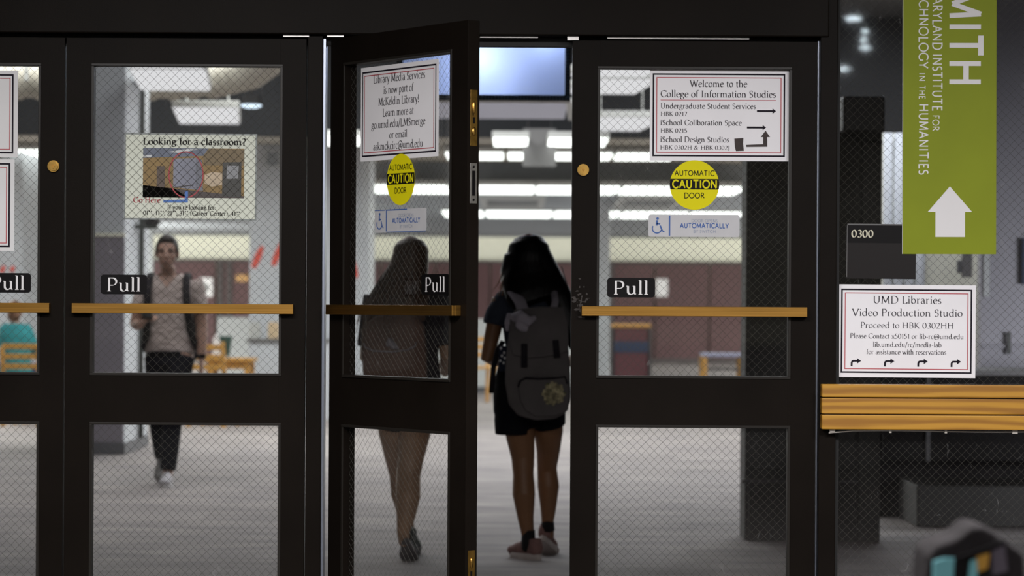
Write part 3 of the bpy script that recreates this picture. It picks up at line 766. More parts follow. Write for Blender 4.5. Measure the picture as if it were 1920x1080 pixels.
for k in range(n):
    a0, a1 = 2 * math.pi * k / n, 2 * math.pi * (k + 1) / n
    cx, cy, rx, ry, t = 116, 77.5, 32, 43, 1.1
    px_poly(el, [(cx + (rx + t) * math.cos(a0), cy + (ry + t) * math.sin(a0)), (cx + (rx + t) * math.cos(a1), cy + (ry + t) * math.sin(a1)),
                 (cx + (rx - t) * math.cos(a1), cy + (ry - t) * math.sin(a1)), (cx + (rx - t) * math.cos(a0), cy + (ry - t) * math.sin(a0))][::-1], pz - .0012)
part('red_ring', el, M['red'], w, 'red ellipse drawn over the picture')
mk = MB(); px_poly(mk, [(74, 126), (114, 124.5), (114, 109), (120, 109), (120, 130), (74, 130.5)], pz - .0013)
part('blue_arrow', mk, mat('print_blue', (.06, .17, .50), .5), w, 'blue bent arrow')

# green hanging banner on the side window
w = sheet('banner', 'olive green vertical banner with white MITH lettering and an up arrow', 'banner', P0(1690, -60 + 0, 0.0115), 0, 176.5, 536, M['green'], tilt=-0.003)
part('edge_strip', px_rect(MB(), 0, 1.2, 0, 536, -.0003), M['banner_edge'], w)
def vtext(s, y0, y1, base_x, cap, **kw):
    mb = text_px(s, 0, (y1 - y0), 0, cap, serif=False, y=-.0004, **kw)
    # turn clockwise: text x -> down, text up -> right
    mb.v = [(base_x * U + v[2], v[1], -(y0 + 60) * U - v[0]) for v in mb.v]
    return mb
ox = -1690
part('lettering', vtext("MITH", -21, 157, 1778 + ox, 59, thick=11.5), M['whitev'], w, 'large white MITH')
for args in (("MARYLAND INSTITUTE", -24, 207, 1746.8 + ox, 17.2), ("FOR", 216, 245, 1747 + ox, 11.8), ("TECHNOLOGY", -27, 128, 1721 + ox, 17), ("IN", 137, 151, 1721.5 + ox, 11), ("THE", 160, 185, 1721.5 + ox, 11), ("HUMANITIES", 195, 327, 1721.5 + ox, 17)):
    part('lettering', vtext(*args, thick=9), M['whitev'], w)
mk = MB(); px_poly(mk, [(89.5, 409), (131.5, 457), (118, 457), (118, 504), (62.5, 504), (62.5, 457), (48, 457)], -.0004)
part('up_arrow', mk, M['whitev'], w, 'large white up arrow')

# room plate
w = sheet('room_plate', 'black 0300 room plate partly behind the green banner', 'sign', P0(1588, 419, 0.0135), 0, 130, 103, M['plate'], tilt=0.004, th=0.0016, pn='plate')
part('header_strip', px_rect(MB(), 1, 129, 3, 36, -.0003), M['blackv'], w)
part('plate_rim', join(px_rect(MB(), 0, 130, 0, 2.6, -.0004), px_rect(MB(), 0, 1.2, 0, 100, -.0004)), M['plate_edge'], w)
lines(w, [("0300", 8.5, 50, 25.5, 13.8)], M['cream'], thick=13, thin=4)

# pull stickers
def rrect(mb, x0, x1, y0, y1, r, y=0.0, n=5):
    pts = []
    for cx, cy, a0 in ((x1 - r, y0 + r, -90), (x1 - r, y1 - r, 0), (x0 + r, y1 - r, 90), (x0 + r, y0 + r, 180)):
        for k in range(n + 1):
            a = R(a0 + 90 * k / n); pts.append((cx + r * math.cos(a), cy + r * math.sin(a)))
    return px_poly(mb, pts, y)
def pull(label, loc, rz, w=87, h=37):
    t = thing('pull_sticker', label, 'sticker', loc, rz, 'black Pull stickers on the doors')
    a = MB(); rrect(a, 0, w, 0, h, 6)
    poly = [(v[0], v[2]) for v in a.v][::-1]
    part('backing', MB().prism(poly[::-1], -0.0006, 0.0006), M['blackv'], t)
    lines(t, [("Pull", 12.5 * w / 87, 74.5 * w / 87, 31.5, 25)], M['whitev'], y=-.0009, thick=8.5, thin=3.2)
    return t
pull('black Pull sticker on the left door with the classroom poster', P0(187, 514.5, 0.0195), 0)
pull('black Pull sticker on the door at the left picture edge', P0(-31, 511.5, 0.0195), 0)
pull('black Pull sticker on the right-hand door beside the wall', P0(1138.5, 520.5, 0.0195), 0, 90)
ua, la = POPEN(790, 514); ub, _ = POPEN(842, 514)
pull('black Pull sticker on the open door glass', la, -TA, (ub - ua) / U, 37)

# round caution stickers and the switch labels
def caution(label, loc, rz):
    t = thing('caution_sticker', label, 'sticker', loc, rz, 'round yellow automatic door stickers')
    r = 46.5
    poly = [(r * U * math.cos(2 * math.pi * k / 48), r * U * math.sin(2 * math.pi * k / 48)) for k in range(48)]
    part('disc', MB().prism(poly, -0.0004, 0.0004), M['yellow'], t)
    h0, h1 = -11.5, 8.5          # band from y -11.5 (up) to 8.5 px
    pts = []
    for k in range(9):
        yy = h0 + (h1 - h0) * k / 8; pts.append((math.sqrt(r * r - yy * yy), yy))
    pts += [(-x, y) for x, y in pts[::-1]]
    part('black_band', px_poly(MB(), pts, -.0006), M['blackv'], t)
    part('lettering', text_px("AUTOMATIC", -37.5, 37.5, -17.5, 9.5, serif=False, thick=11, y=-.0007), M['blackv'], t); part('lettering', text_px("DOOR", -19, 19, 24.5, 9.5, serif=False, thick=11, y=-.0007), M['blackv'], t)
    part('lettering', text_px("CAUTION", -42, 42, 5.6, 14.5, serif=False, thick=13.5, y=-.0008), M['yellow'], t, 'yellow CAUTION')
    return t
caution('round yellow caution automatic door sticker on the right-hand door', P0(1301.5, 346.5, 0.0165), 0)
_, lc = POPEN(750, 336.5, 0.0165)
caution('round yellow caution automatic door sticker on the open door', lc, -TA)
def switch_label(label, loc, rz, blue_edges=False):
    t = thing('switch_label', label, 'sticker', loc, rz, 'door opens automatically labels')
    a = MB(); rrect(a, 0, 171, 0, 42, 4)
    part('backing', MB().prism([(v[0], v[2]) for v in a.v], -0.0004, 0.0004), M['label'], t)
    part('blue_bar', px_rect(MB(), 38, 41, 2, 40, -.0007), M['blue'], t)
    if blue_edges:
        part('blue_edge', join(px_rect(MB(), 38, 108, 0, 2, -.0007), px_rect(MB(), 0, 36, 0, 1.6, -.0007), px_rect(MB(), 41, 170, 40.6, 42, -.0007)), M['blue'], t)
    ic = MB()
    px_poly(ic, [(17 + 2.6 * math.cos(R(a)), 8 + 2.6 * math.sin(R(a))) for a in range(0, 360, 36)], -.0008)
    for (xa, ya, xb, yb, tt) in ((16, 11, 15.5, 21, 1.8), (15.5, 17, 22, 18, 1.3), (22, 21, 26, 31, 1.4), (26, 31, 30, 33, 1.2)):
        d = Vector((xb - xa, yb - ya)).normalized(); nx, ny = -d.y * tt, d.x * tt
        px_poly(ic, [(xa + nx, ya + ny), (xa - nx, ya - ny), (xb - nx, yb - ny), (xb + nx, yb + ny)], -.0008)
    for k in range(8):
        a0, a1 = R(210 - 24 * k), R(210 - 24 * (k + 1))
        cx, cy, r1, r2 = 16, 26.5, 10.0, 7.6
        px_poly(ic, [(cx + r1 * math.cos(a0), cy + r1 * math.sin(a0)), (cx + r1 * math.cos(a1), cy + r1 * math.sin(a1)), (cx + r2 * math.cos(a1), cy + r2 * math.sin(a1)), (cx + r2 * math.cos(a0), cy + r2 * math.sin(a0))], -.0008)
    part('wheelchair_symbol', ic, M['blue'], t)
    part('lettering', text_px("DOOR OPENS", 81, 130, 14.5, 5.6, serif=False, thick=8, y=-.0008), M['blue_pale'], t); part('lettering', text_px("BY SWITCH", 85, 126, 34.5, 5.6, serif=False, thick=8, y=-.0008), M['blue_pale'], t)
    part('lettering', text_px("AUTOMATICALLY", 59, 151, 25, 8.4, serif=False, thick=14, y=-.0008), M['blue'], t, 'bold blue AUTOMATICALLY')
    return t
switch_label('white door opens automatically label on the right-hand door', P0(1215.5, 401.5, 0.018), 0)
ua, la = POPEN(702, 394, 0.018)
switch_label('white blue-edged door opens automatically label on the open door', la, -TA, True)

# ------------------------------------------------------------------ ceiling fittings
def luminaire(px0, px1, y0, y1, zrel, label, m='lamp', grp=None, nm='ceiling_light', hang=None, shear=0.0):
    """box light under a ceiling: front edge seen at pixel row y0, back edge at y1"""
    Y0, Y1 = F * zrel / (572 - y0), F * zrel / (572 - y1)
    c = at((px0 + px1) / 2, y0, Y0); Wd = (px1 - px0) * Y0 / F; Ld = Y1 - Y0
    t = thing(nm, label, 'light', (c.x, Y0, EYE + zrel), 0, grp)
    b = 0.012
    def sh(mb):
        mb.v = [(v[0] + shear * v[1], v[1], v[2]) for v in mb.v]; return mb
    part('housing', sh(MB().box(-Wd / 2 - b, Wd / 2 + b, -b, Ld + b, 0.018, 0.08, .006)), M['lampbody'], t)
    part('diffuser', sh(MB().box(-Wd / 2, Wd / 2, 0, Ld, 0.0, 0.018, .006)), M[m], t)
    if hang:
        part('hanger', sh(MB().tube([(-Wd / 3, Ld / 2, .09), (-Wd / 3, Ld / 2, hang)], .006, 6).tube([(Wd / 3, Ld / 2, .09), (Wd / 3, Ld / 2, hang)], .006, 6)), M['lampbody'], t)
    return t
fam = 'fluorescent lights on the ceiling far inside'
rows = [
 (261, 275, 1.66, [(598, 676, 'near bright ceiling light seen between the mullion and the open door'), (925, 990, 'near short ceiling light left of the hanging grey board'), (1030, 1141, 'near ceiling light right of the hanging grey board')]),
 (289, 300, 1.66, [(15, 85, 'ceiling light above the duct end at the left picture edge'), (835, 943, 'second-row ceiling light beside the open door edge'), (953, 984, 'short second-row ceiling light left of the grey board'), (1040, 1149, 'second-row ceiling light right of the grey board'), (1158, 1268, 'second-row ceiling light under the welcome notice')]),
 (351, 364, 1.44, [(-60, 78, 'wide ceiling light at left picture edge below the duct'), (690, 838, 'wide ceiling light behind the caution sticker of the open door'), (888, 1002, 'third-row ceiling light just right of the open door edge'), (1008, 1163, 'third-row ceiling light behind the lock stile of the right door'), (1171, 1290, 'third-row ceiling light left of the right caution sticker'), (1297, 1400, 'third-row ceiling light right of the right caution sticker')]),
 (398, 408, 1.44, [(560, 690, 'fourth-row ceiling light behind the white column'), (828, 904, 'fourth-row ceiling light cut by the open door edge'), (911, 1036, 'fourth-row ceiling light above the woman with grey backpack'), (1042, 1165, 'fourth-row ceiling light behind the right door stile'), (1172, 1292, 'fourth-row ceiling light behind the right switch label'), (1300, 1400, 'fourth-row ceiling light farthest right')]),
]
for (a, b, zr, segs) in rows:
    for (p0, p1, lb) in segs: luminaire(p0, p1, a, b, zr, lb, grp=fam)
g2 = 'suspended light panels in the dark ceiling'
luminaire(236, 378, 119, 132, 1.81, 'hanging light panel cut by the top of the left door glass', 'lamp2', g2, 'hanging_light', 1.2, -.09)
luminaire(244, 386, 138, 174, 1.81, 'large hanging light panel above the classroom poster', 'lamp2', g2, 'hanging_light', 1.2, -.09)
luminaire(324, 446, 208, 236, 1.81, 'smaller hanging light panel just above the classroom poster', 'lamp2', g2, 'hanging_light', 1.2, -.09)
luminaire(1090, 1232, 128, 143, 1.81, 'hanging light panel at the top left of the right door glass', 'lamp2', g2, 'hanging_light', 1.2, -.09)
luminaire(1096, 1235, 151, 176, 1.81, 'hanging light panel left of the welcome notice', 'lamp2', g2, 'hanging_light', 1.2, -.09)
luminaire(1128, 1250, 222, 245, 1.81, 'hanging light panel beside the lower half of the welcome notice', 'lamp2', g2, 'hanging_light', 1.2, -.09)
dl = at(471, 198, 27.6)
t = thing('downlight', 'small round bluish downlight right of the large hanging panel', 'light', tuple(dl))
part('can', MB().tube([(0, 0, .01), (0, 0, .10)], [.11, .09], 24), M['blackv'], t)
part('lens', MB().ball((0, 0, 0), (.105, .105, .028), 24, 8), M['lamp_b'], t, smooth=True)
part('rod', MB().tube([(0, 0, .10), (0, 0, 1.10)], .006, 8), M['blackv'], t)

# grey board hanging from the middle ceiling, vents, pale ceiling cloud
p = at(1010, 318, 29.9)
t = thing('hanging_board', 'blank grey board hanging from the ceiling above the far lights', 'sign', (p.x, 29.3, p.z))
part('board', MB().box(-.172, .172, -.01, .01, 0, .40, .004), M['gboard'], t)
part('hanger', MB().tube([(-.12, 0, .40), (-.12, 0, 1.36)], .006, 6).tube([(.12, 0, .40), (.12, 0, 1.36)], .004, 6), M['charcoal2'], t)
def vent(px0, px1, y0, y1, zr, lb):
    Y0, Y1 = F * zr / (572 - y0), F * zr / (572 - y1)
    c = at((px0 + px1) / 2, y0, Y0); Wd = (px1 - px0) * Y0 / F; Ld = Y1 - Y0
    t = thing('ceiling_vent', lb, 'vent', (c.x, Y0, EYE + zr), 0, 'ceiling vents between the far light rows')
    f = MB()
    for (xa, xb, ya, yb) in ((-Wd / 2, Wd / 2, 0, .5), (-Wd / 2, Wd / 2, Ld - .5, Ld), (-Wd / 2, -Wd / 2 + .09, .5, Ld - .5), (Wd / 2 - .09, Wd / 2, .5, Ld - .5)):
        f.box(xa, xb, ya, yb, -.02, .04)
    part('frame', f, M['grille'], t)
    for k in range(4):
        y = .8 + k * (Ld - 1.3) / 4
        part('slat', MB().box(-Wd / 2 + .09, Wd / 2 - .09, y, y + .28, 0, .02), M['bulk'], t)
    part('backing', MB().box(-Wd / 2, Wd / 2, 0, Ld, .04, .05), M['lampbody'], t)
    return t
vent(898, 1024, 370, 389, 1.44, 'rectangular ceiling vent seen in the open doorway')
vent(1165, 1290, 369, 388, 1.44, 'rectangular ceiling vent seen through the right-hand door')
cl = thing('ceiling_cloud', 'pale bluish suspended ceiling panel above the open doorway', 'ceiling panel', (0, 0, 0))
zc = EYE + 1.80
Ya, Yb = F * 1.80 / (572 - 186), F * 1.80 / (572 - 223)
part('panel', MB().box((800 - 960) * Ya / F, (1066 - 960) * Ya / F, Ya, Yb, zc, zc + .05), M['cloud'], cl)
part('edge_frame', MB().tube([((1068 - 960) * Ya / F, Ya, zc), ((1074 - 960) * Yb / F, Yb, zc)], .022, 8).tube([((1060 - 960) * Ya / F, Ya, zc), ((1066 - 960) * Yb / F, Yb, zc)], .012, 8), M['lampbody'], cl)
part('hanger', MB().tube([(-.5, (Ya + Yb) / 2, zc + .05), (-.5, (Ya + Yb) / 2, 4.3)], .01, 6).tube([(.2, (Ya + Yb) / 2, zc + .05), (.2, (Ya + Yb) / 2, 4.3)], .01, 6), M['lampbody'], cl)

# film-strip panel over the entrance; added bulbs behind it imitate its glossy sheen
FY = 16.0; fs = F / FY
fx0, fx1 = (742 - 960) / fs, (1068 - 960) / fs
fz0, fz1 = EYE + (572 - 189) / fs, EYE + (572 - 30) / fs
t = thing('film_panel', 'bluish film-strip panel with perforated dark border above the open doorway, lit by added bulbs', 'film-strip panel', (0, FY, fz0))
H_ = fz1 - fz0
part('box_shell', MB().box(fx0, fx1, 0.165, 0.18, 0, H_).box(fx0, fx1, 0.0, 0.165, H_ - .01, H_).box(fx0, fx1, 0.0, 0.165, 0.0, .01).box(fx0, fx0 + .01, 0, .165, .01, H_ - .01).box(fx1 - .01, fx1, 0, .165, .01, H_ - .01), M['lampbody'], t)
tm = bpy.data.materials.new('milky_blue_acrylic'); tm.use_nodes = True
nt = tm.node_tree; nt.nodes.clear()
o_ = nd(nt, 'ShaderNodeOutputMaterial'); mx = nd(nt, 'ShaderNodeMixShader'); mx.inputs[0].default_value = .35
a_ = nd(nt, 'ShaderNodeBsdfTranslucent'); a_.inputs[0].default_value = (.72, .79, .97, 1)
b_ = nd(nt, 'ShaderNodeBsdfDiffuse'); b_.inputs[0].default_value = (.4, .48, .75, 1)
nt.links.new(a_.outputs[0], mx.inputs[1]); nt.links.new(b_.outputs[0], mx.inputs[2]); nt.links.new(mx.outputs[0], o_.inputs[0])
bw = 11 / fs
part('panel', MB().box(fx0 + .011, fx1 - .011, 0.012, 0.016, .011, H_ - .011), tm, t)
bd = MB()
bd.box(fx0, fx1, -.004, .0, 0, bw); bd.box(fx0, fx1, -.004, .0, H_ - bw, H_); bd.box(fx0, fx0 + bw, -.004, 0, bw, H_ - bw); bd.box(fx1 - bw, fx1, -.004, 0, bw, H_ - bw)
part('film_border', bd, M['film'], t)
hl = MB(); n = int((fx1 - fx0) / (6.0 / fs))
for k in range(n):
    x = fx0 + (k + .5) * (fx1 - fx0) / n
    hl.box(x - 1.6 / fs, x + 1.6 / fs, -.006, -.004, 3.2 / fs, 7.6 / fs)
n = int(H_ / (6.0 / fs))
for k in range(1, n):
    z = (k + .5) * H_ / n
    for xx in (fx0 + 5.5 / fs, fx1 - 5.5 / fs): hl.box(xx - 2.2 / fs, xx + 2.2 / fs, -.006, -.004, z - 1.6 / fs, z + 1.6 / fs)
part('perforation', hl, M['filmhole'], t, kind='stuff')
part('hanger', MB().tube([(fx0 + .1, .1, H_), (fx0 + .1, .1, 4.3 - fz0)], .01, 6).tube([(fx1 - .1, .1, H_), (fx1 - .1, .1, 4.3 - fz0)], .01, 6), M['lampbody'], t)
pl = bpy.data.lights.new('added_panel_bulb', 'POINT'); pl.energy = 7.0; pl.shadow_soft_size = .05; pl.color = (.9, .95, 1)  # added bulb, its falloff makes the panel's bright spot
po = bpy.data.objects.new('added_panel_bulb', pl); COL.objects.link(po); po.location = ((895 - 960) / fs, FY + .10, EYE + (572 - 110) / fs)
pl2 = bpy.data.lights.new('added_panel_bulb', 'POINT'); pl2.energy = 1.4; pl2.shadow_soft_size = .06; pl2.color = (.8, .88, 1)  # second added bulb, weaker, for the right of the panel
po = bpy.data.objects.new('added_panel_bulb', pl2); COL.objects.link(po); po.location = ((1020 - 960) / fs, FY + .12, EYE + (572 - 70) / fs)

# duct
dp = [(-5.8, 26, 3.29), (-4.2, 26, 3.29), (-3.2, 26, 3.29), (-2.75, 25.8, 3.3), (-2.35, 25.1, 3.33), (-2.1, 24.2, 3.38), (-1.95, 23, 3.46), (-1.9, 21.5, 3.55)]
path = []
for i in range(len(dp) - 1):
    a, b = Vector(dp[i]), Vector(dp[i + 1]); n = max(2, int((b - a).length / .04))
    for k in range(n): path.append(a.lerp(b, k / n))
rad = [0.145 + 0.022 * (1 if (i % 5) < 2 else 0) for i in range(len(path))]
t = thing('air_duct', 'beige ribbed spiral air duct under the dark ceiling at upper left', 'duct', (-3.2, 26, 3.29))
part('duct_tube', MB().tube([p - Vector((-3.2, 26, 3.29)) for p in path], rad, 24, ref=(0, 0, 1)), M['duct'], t, smooth=True)
part('hanger_strap', MB().box(-1.3, -1.26, -.17, -.165, 0, 1.0).box(-.1, -.06, -.17, -.165, 0, 1.0), M['lampbody'], t)

# ------------------------------------------------------------------ columns and walls inside
CY = 23.1; cs = F / CY
xl, xr = (96 - 960) / cs, (234 - 960) / cs
t = struct_root('column_left', ((xl + xr) / 2, CY, 0)); hw = (xr - xl) / 2
zt = EYE + (572 - 448) / cs
part('shaft', MB().box(-hw, hw, 0.0, 1.5, zt + .03, 4.3, .01), M['colwhite'], t)
part('cladding', MB().box(-hw, hw - .002, -.02, -.0, .10, zt, .006), M['colgrey'], t, 'mauve-grey cladding')
part('shaft', MB().box(-hw, hw, 0.0, 1.5, .10, zt + .03), M['colwhite'], t)
part('cap_strip', MB().box(-hw, hw, -.035, 0.0, zt, zt + .03, .004), M['roomwall'], t, 'beige cap strip')
part('skirting', MB().box(-hw, hw + .01, -.03, 1.51, 0, .10, .004), M['skirt'], t, 'dark grey skirting')
pip = thing('wall_pipe', 'thin dark vertical pipe on the side of the grey clad column', 'pipe', (xr + .03, 23.9, 0))
part('pipe', MB().tube([(0, 0, .1), (0, 0, 4.3)], .022, 12), M['darkpost'], pip, smooth=True)
for z in (.6, 2.2, 3.4): part('pipe_clip', MB().box(-.03, .0, -.03, .03, z, z + .04), M['charcoal2'], pip)
dv = thing('wall_device', 'dark bracket-mounted device on the column above the man', 'device', (xr + .09, 23.7, 0))
zz = EYE + (572 - 433) / (F / 23.7)
part('bracket', MB().box(-.09, .10, -.04, .04, zz, zz + .035, .005), M['darkpost'], dv)
part('body', MB().box(-.01, .12, -.05, .05, zz + .035, zz + .14, .012), M['charcoal2'], dv)
part('lens', MB().cyl_y(.055, zz + .09, .025, -.06, -.045, 16), M['blackv'], dv)
# low cabinet behind the left column (grey block) and white columns
def column(n, px0, px1, Y, d, lb=None):
    s_ = F / Y; a, b = (px0 - 960) / s_, (px1 - 960) / s_
    r = struct_root(n, ((a + b) / 2, Y, 0)); h = (b - a) / 2
    part('shaft', MB().box(-h, h, 0, d, .09, 3.01 if Y > 29.6 else 4.3, .012), M['colwhite'], r)
    part('skirting', MB().box(-h - .01, h + .01, -.01, d + .01, 0, .09, .004), M['skirt'], r)
    return r
column('column_middle', 467, 692, 31.0, 1.2)
column('column_far_left', -60, 42, 31.0, 1.2)
column('column_right', 1120, 1143, 40.5, .5)
def stroke(px0, y0, px1, y1, w, Y, lb):
    a, b = at(px0, y0, Y), at(px1, y1, Y); d = (b - a).normalized(); n = Vector((-d.z, 0, d.x))
    mb = MB(); N = 8; top = []; bot = []
    for k in range(N + 1):
        t_ = k / N; wv = w * (0.35 + .65 * math.sin(math.pi * (0.15 + .75 * t_))) * .5
        c = a.lerp(b, t_); top.append((c.x + n.x * wv, c.z + n.z * wv)); bot.append((c.x - n.x * wv, c.z - n.z * wv))
    mb.prism([(p[0] - a.x, p[1] - a.z) for p in top + bot[::-1]], -.004, .0)
    return single('red_brushstroke', mb, M['redp'], lb, 'wall decoration', 'red brushstroke decals on the white columns', loc=(a.x, Y - .001, a.z))
stroke(475, 502, 492, 462, .075, 31.0, 'red slanted brushstroke on the white column right of the man')
stroke(512, 498, 529, 455, .075, 31.0, 'red brushstroke cut off by the right stile of the left door')
stroke(668, 520, 655, 478, .075, 31.0, 'red brushstroke seen at the left edge of the open door glass')
stroke(2, 512, 8, 498, .05, 31.0, 'small red mark on the pale column at the left picture edge')
stroke(21, 510, 26, 499, .05, 31.0, 'second small red mark just above the cut-off Pull sticker')
g = thing('wall_grille', 'small slanted white air grille high on the white column behind the poster', 'vent', tuple(at(511, 298, 30.98)), 0)
part('frame', join(MB().box(-.09, .09, -.02, 0, -.10, -.08), MB().box(-.09, .09, -.02, 0, .08, .10), MB().box(-.09, -.07, -.02, 0, -.08, .08), MB().box(.07, .09, -.02, 0, -.08, .08)), M['grille'], g)
for k in range(4): part('slat', MB().box(-.07, .07, -.012, -.004, -.07 + k * .038, -.052 + k * .038), M['bulk'], g)

# maroon panel wall, its dark frame
BY = 61.5; bs = F / BY
r = struct_root('trim_6', (0, BY, 0))
zp = EYE + (572 - 489) / bs
xx = (200 - 960) / bs; k = 0
while xx < (1500 - 960) / bs:
    part('panel', MB().box(xx + .02, xx + 1.18, 0, .05, .1, zp - .06, .008), M['maroon'], r); xx += 1.2; k += 1
part('top_rail', MB().box((200 - 960) / bs, xx, -.02, .08, zp - .06, zp, .004), M['maroon_dk'], r, 'dark top rail')
part('bottom_rail', MB().box((200 - 960) / bs, xx, -.02, .08, 0, .1, .004), M['maroon_dk'], r, 'dark bottom rail')
for px in (413, 430, 610, 1146): part('post', MB().box((px - 960) / bs - .06, (px - 960) / bs + .06, -.05, -.0, .1, zp - .06), M['maroon_dk'], r, 'dark post')
def at_floor(px, Y): return ((px - 960) * Y / F, Y, 0)
# low white partition
PY = 40.0; ps = F / PY
r = struct_root('trim_7', ((660 - 960) / ps, PY, 0))
part('partition', MB().box((408 - 660) / ps, (700 - 660) / ps, 0, .1, .08, EYE - 26 / ps, .01), M['white'], r)
part('skirting', MB().box((408 - 660) / ps, (700 - 660) / ps, -.01, .11, 0, .08), M['skirt'], r)
r = struct_root('trim_8', ((960 - 960) / ps, PY, 0))
part('partition', MB().box((700 - 960) / ps, (1120 - 960) / ps, 0, .1, .08, EYE - 26 / ps, .01), M['white'], r)
part('skirting', MB().box((700 - 960) / ps, (1120 - 960) / ps, -.01, .11, 0, .08), M['skirt'], r)
def paper_on(px0, px1, y0, y1, Y, lb, cat='sign', m='white', nm='paper_sheet'):
    a, b = at(px0, y1, Y), at(px1, y0, Y)
    t = thing(nm, lb, cat, (a.x, Y - .06, a.z)); W_, H_ = b.x - a.x, b.z - a.z
    part('sheet', MB().box(0, W_, 0, .06, 0, H_, .002), M[m], t)
    return t
t = paper_on(375, 399, 521, 556, 61.5, 'white notice on the maroon wall right of the man', 'sign', 'whitev')
part('printed_block', MB().box(.07, .19, -.004, 0, .1, .28), M['gboard'], t)
paper_on(1229, 1252, 523, 556, 61.5, 'white notice on the maroon wall beside the right Pull sticker', 'sign', 'whitev')
paper_on(443, 466, 515, 528, 61.5, 'yellow strip sign on the maroon wall left of the white column', 'sign', 'yellowwood' if 'yellowwood' in M else 'oak', 'strip_sign')
# dark opening left of the far left column
struct('door_5', MB().box(*[v for v in ((54 - 960) * 45 / F, (72 - 960) * 45 / F)], 45, 45.1, 0, EYE + 87 * 45 / F), mat('slate_door', (.06, .065, .085), .6))
struct('wall_far_left', MB().box((-60 - 960) * 46 / F, (285 - 960) * 46 / F, 46, 46.2, 0, 2.746), M['white'])

# dark cabinet inside on the right
KY = 14.95; ks = F / KY
kx0, kx1 = (1399 - 960) / ks, (1652 - 960) / ks
t = thing('tall_cabinet', 'tall charcoal cabinet standing inside behind the right-hand door and side window', 'cabinet', ((kx0 + kx1) / 2, KY, 0)); hw = (kx1 - kx0) / 2
zt = EYE + (572 - 244) / ks
part('body', MB().box(-hw, hw, .02, .34, .0, zt, .006), M['charcoal'], t)
part('front_panel', MB().box(-hw + .02, -.02, 0, .02, .38, zt - .06, .004), M['charcoal'], t)
part('front_panel', MB().box(.0, hw - .13, 0, .02, .38, zt - .06, .004), M['charcoal'], t)
part('pilaster', MB().box(hw - .12, hw, -.01, .02, .0, zt, .006), M['charcoal'], t)
part('plinth', MB().box(-hw + .02, hw - .13, -.02, .02, 0.0, .31, .004), M['charcoal'], t)
part('ledge', MB().box(-hw - .02, hw - .12, -.03, .02, .31, .33, .004), M['charcoal2'], t)
p1 = MB().box((1577 - 960) / ks - (kx0 + kx1) / 2, hw + .01, -.04, .36, zt + .0, zt + .19, .012)
part('top_box', p1, M['charcoal2'], t, 'lighter box on the right end of the top')
part('moulding', MB().box((1577 - 960) / ks - (kx0 + kx1) / 2, (1613 - 960) / ks - (kx0 + kx1) / 2, -.02, .01, zt - .03, zt - .012).box((1613 - 960) / ks - (kx0 + kx1) / 2, (1616 - 960) / ks - (kx0 + kx1) / 2, -.012, .01, .9, zt - .03).box((1622 - 960) / ks - (kx0 + kx1) / 2, hw, -.02, .01, zt - .06, zt - .045), M['blackv'], t)
# white fluted wall strip, side wall with its frame, dark counter
s20 = F / 20.0
wl = struct_root('wall_side', ((1745 - 960) / s20, 20.0, 0))
for k in range(4):
    a = (1655 - 1745) / s20 + k * .078
    part('flute', MB().tube([(a + .035, .02, .0), (a + .035, .02, EYE + (572 - 245) / s20)], (.034, .03), 12), M['colwhite'], wl, smooth=True)
part('wall_surface', MB().box((1655 - 1745) / s20, (1842 - 1745) / s20, .04, .1, 0, EYE + (572 - 245) / s20), M['roomwall'], wl)
s18 = F / 18.0
sw = struct_root('wall_side_right', ((1850 - 960) / s18, 18.0, 0))
part('wall_surface', MB().box((1838 - 1850) / s18, 3.0, 0, .12, 0, 4.3), M['sidewall'], sw)
part('door_frame', MB().box((1843 - 1850) / s18, (1854 - 1850) / s18, -.03, 0, EYE + (572 - 551) / s18, 2.4, .004), M['white'], sw, 'bright vertical frame')
part('chair_rail', MB().box((1838 - 1850) / s18, 3.0, -.03, 0, EYE - (648 - 572) / s18, EYE - (640 - 572) / s18, .006), M['sidewall'], sw)
t = thing('notice_board', 'dark navy board at the right picture edge on the lilac grey wall', 'board', (at(1915, 490, 17.95).x, 17.95, at(1915, 533, 17.95).z))
part('board', MB().box(0, .5, -.03, 0, 0, .29, .004), M['navyp'], t)
t = thing('door_handle_plate', 'small dark vertical plate on the lilac grey wall above the counter', 'plate', (at(1894, 640, 17.9).x, 17.95, at(1894, 664, 17.9).z))
part('plate', MB().box(-.012, .012, -.02, 0, 0, .14, .004), M['darkpost'], t)
t = thing('wall_control', 'dark grey control box on the pale wall under the green banner', 'device', (at(1808, 500, 19.9).x, 19.88, at(1808, 520, 19.9).z))
part('box', MB().box(-.025, .045, -.06, 0, 0, .19, .008), M['gboard'], t)
part('side_lever', MB().box(-.06, -.025, -.05, -.02, .03, .12, .006), M['skirt'], t)
s16 = F / 16.4
c0 = (1652 - 960) / s16
t = thing('service_counter', 'dark maroon-black counter behind the lower side window', 'counter', ((c0 + 2.9), 16.4, 0))
zt = EYE - (690 - 572) / s16
part('body', MB().box(-2.88, 0, .3, .9, 0.0, zt - .03, .006), mat('black_maroon', (.0035, .002, .002), .6, spec=.1), t)
part('worktop', MB().box(-2.9, 0, .02, .95, zt - .03, zt, .006), M['gboard'], t, 'grey worktop')
part('post', MB().box(-2.9 + (1738 - 1652) / s16, -2.9 + (1746 - 1652) / s16, .0, .03, .35, zt - .03), M['charcoal2'], t)
part('apron', MB().box(-2.9 + .02, 0, .03, .05, .35, zt - .03, .004), mat('black_apron', (.003, .002, .002), .6, spec=.1), t)
part('plinth', MB().box(-2.9 + (1700 - 1652) / s16, -1.9, -.45, .28, 0, .24, .01), M['charcoal'], t)
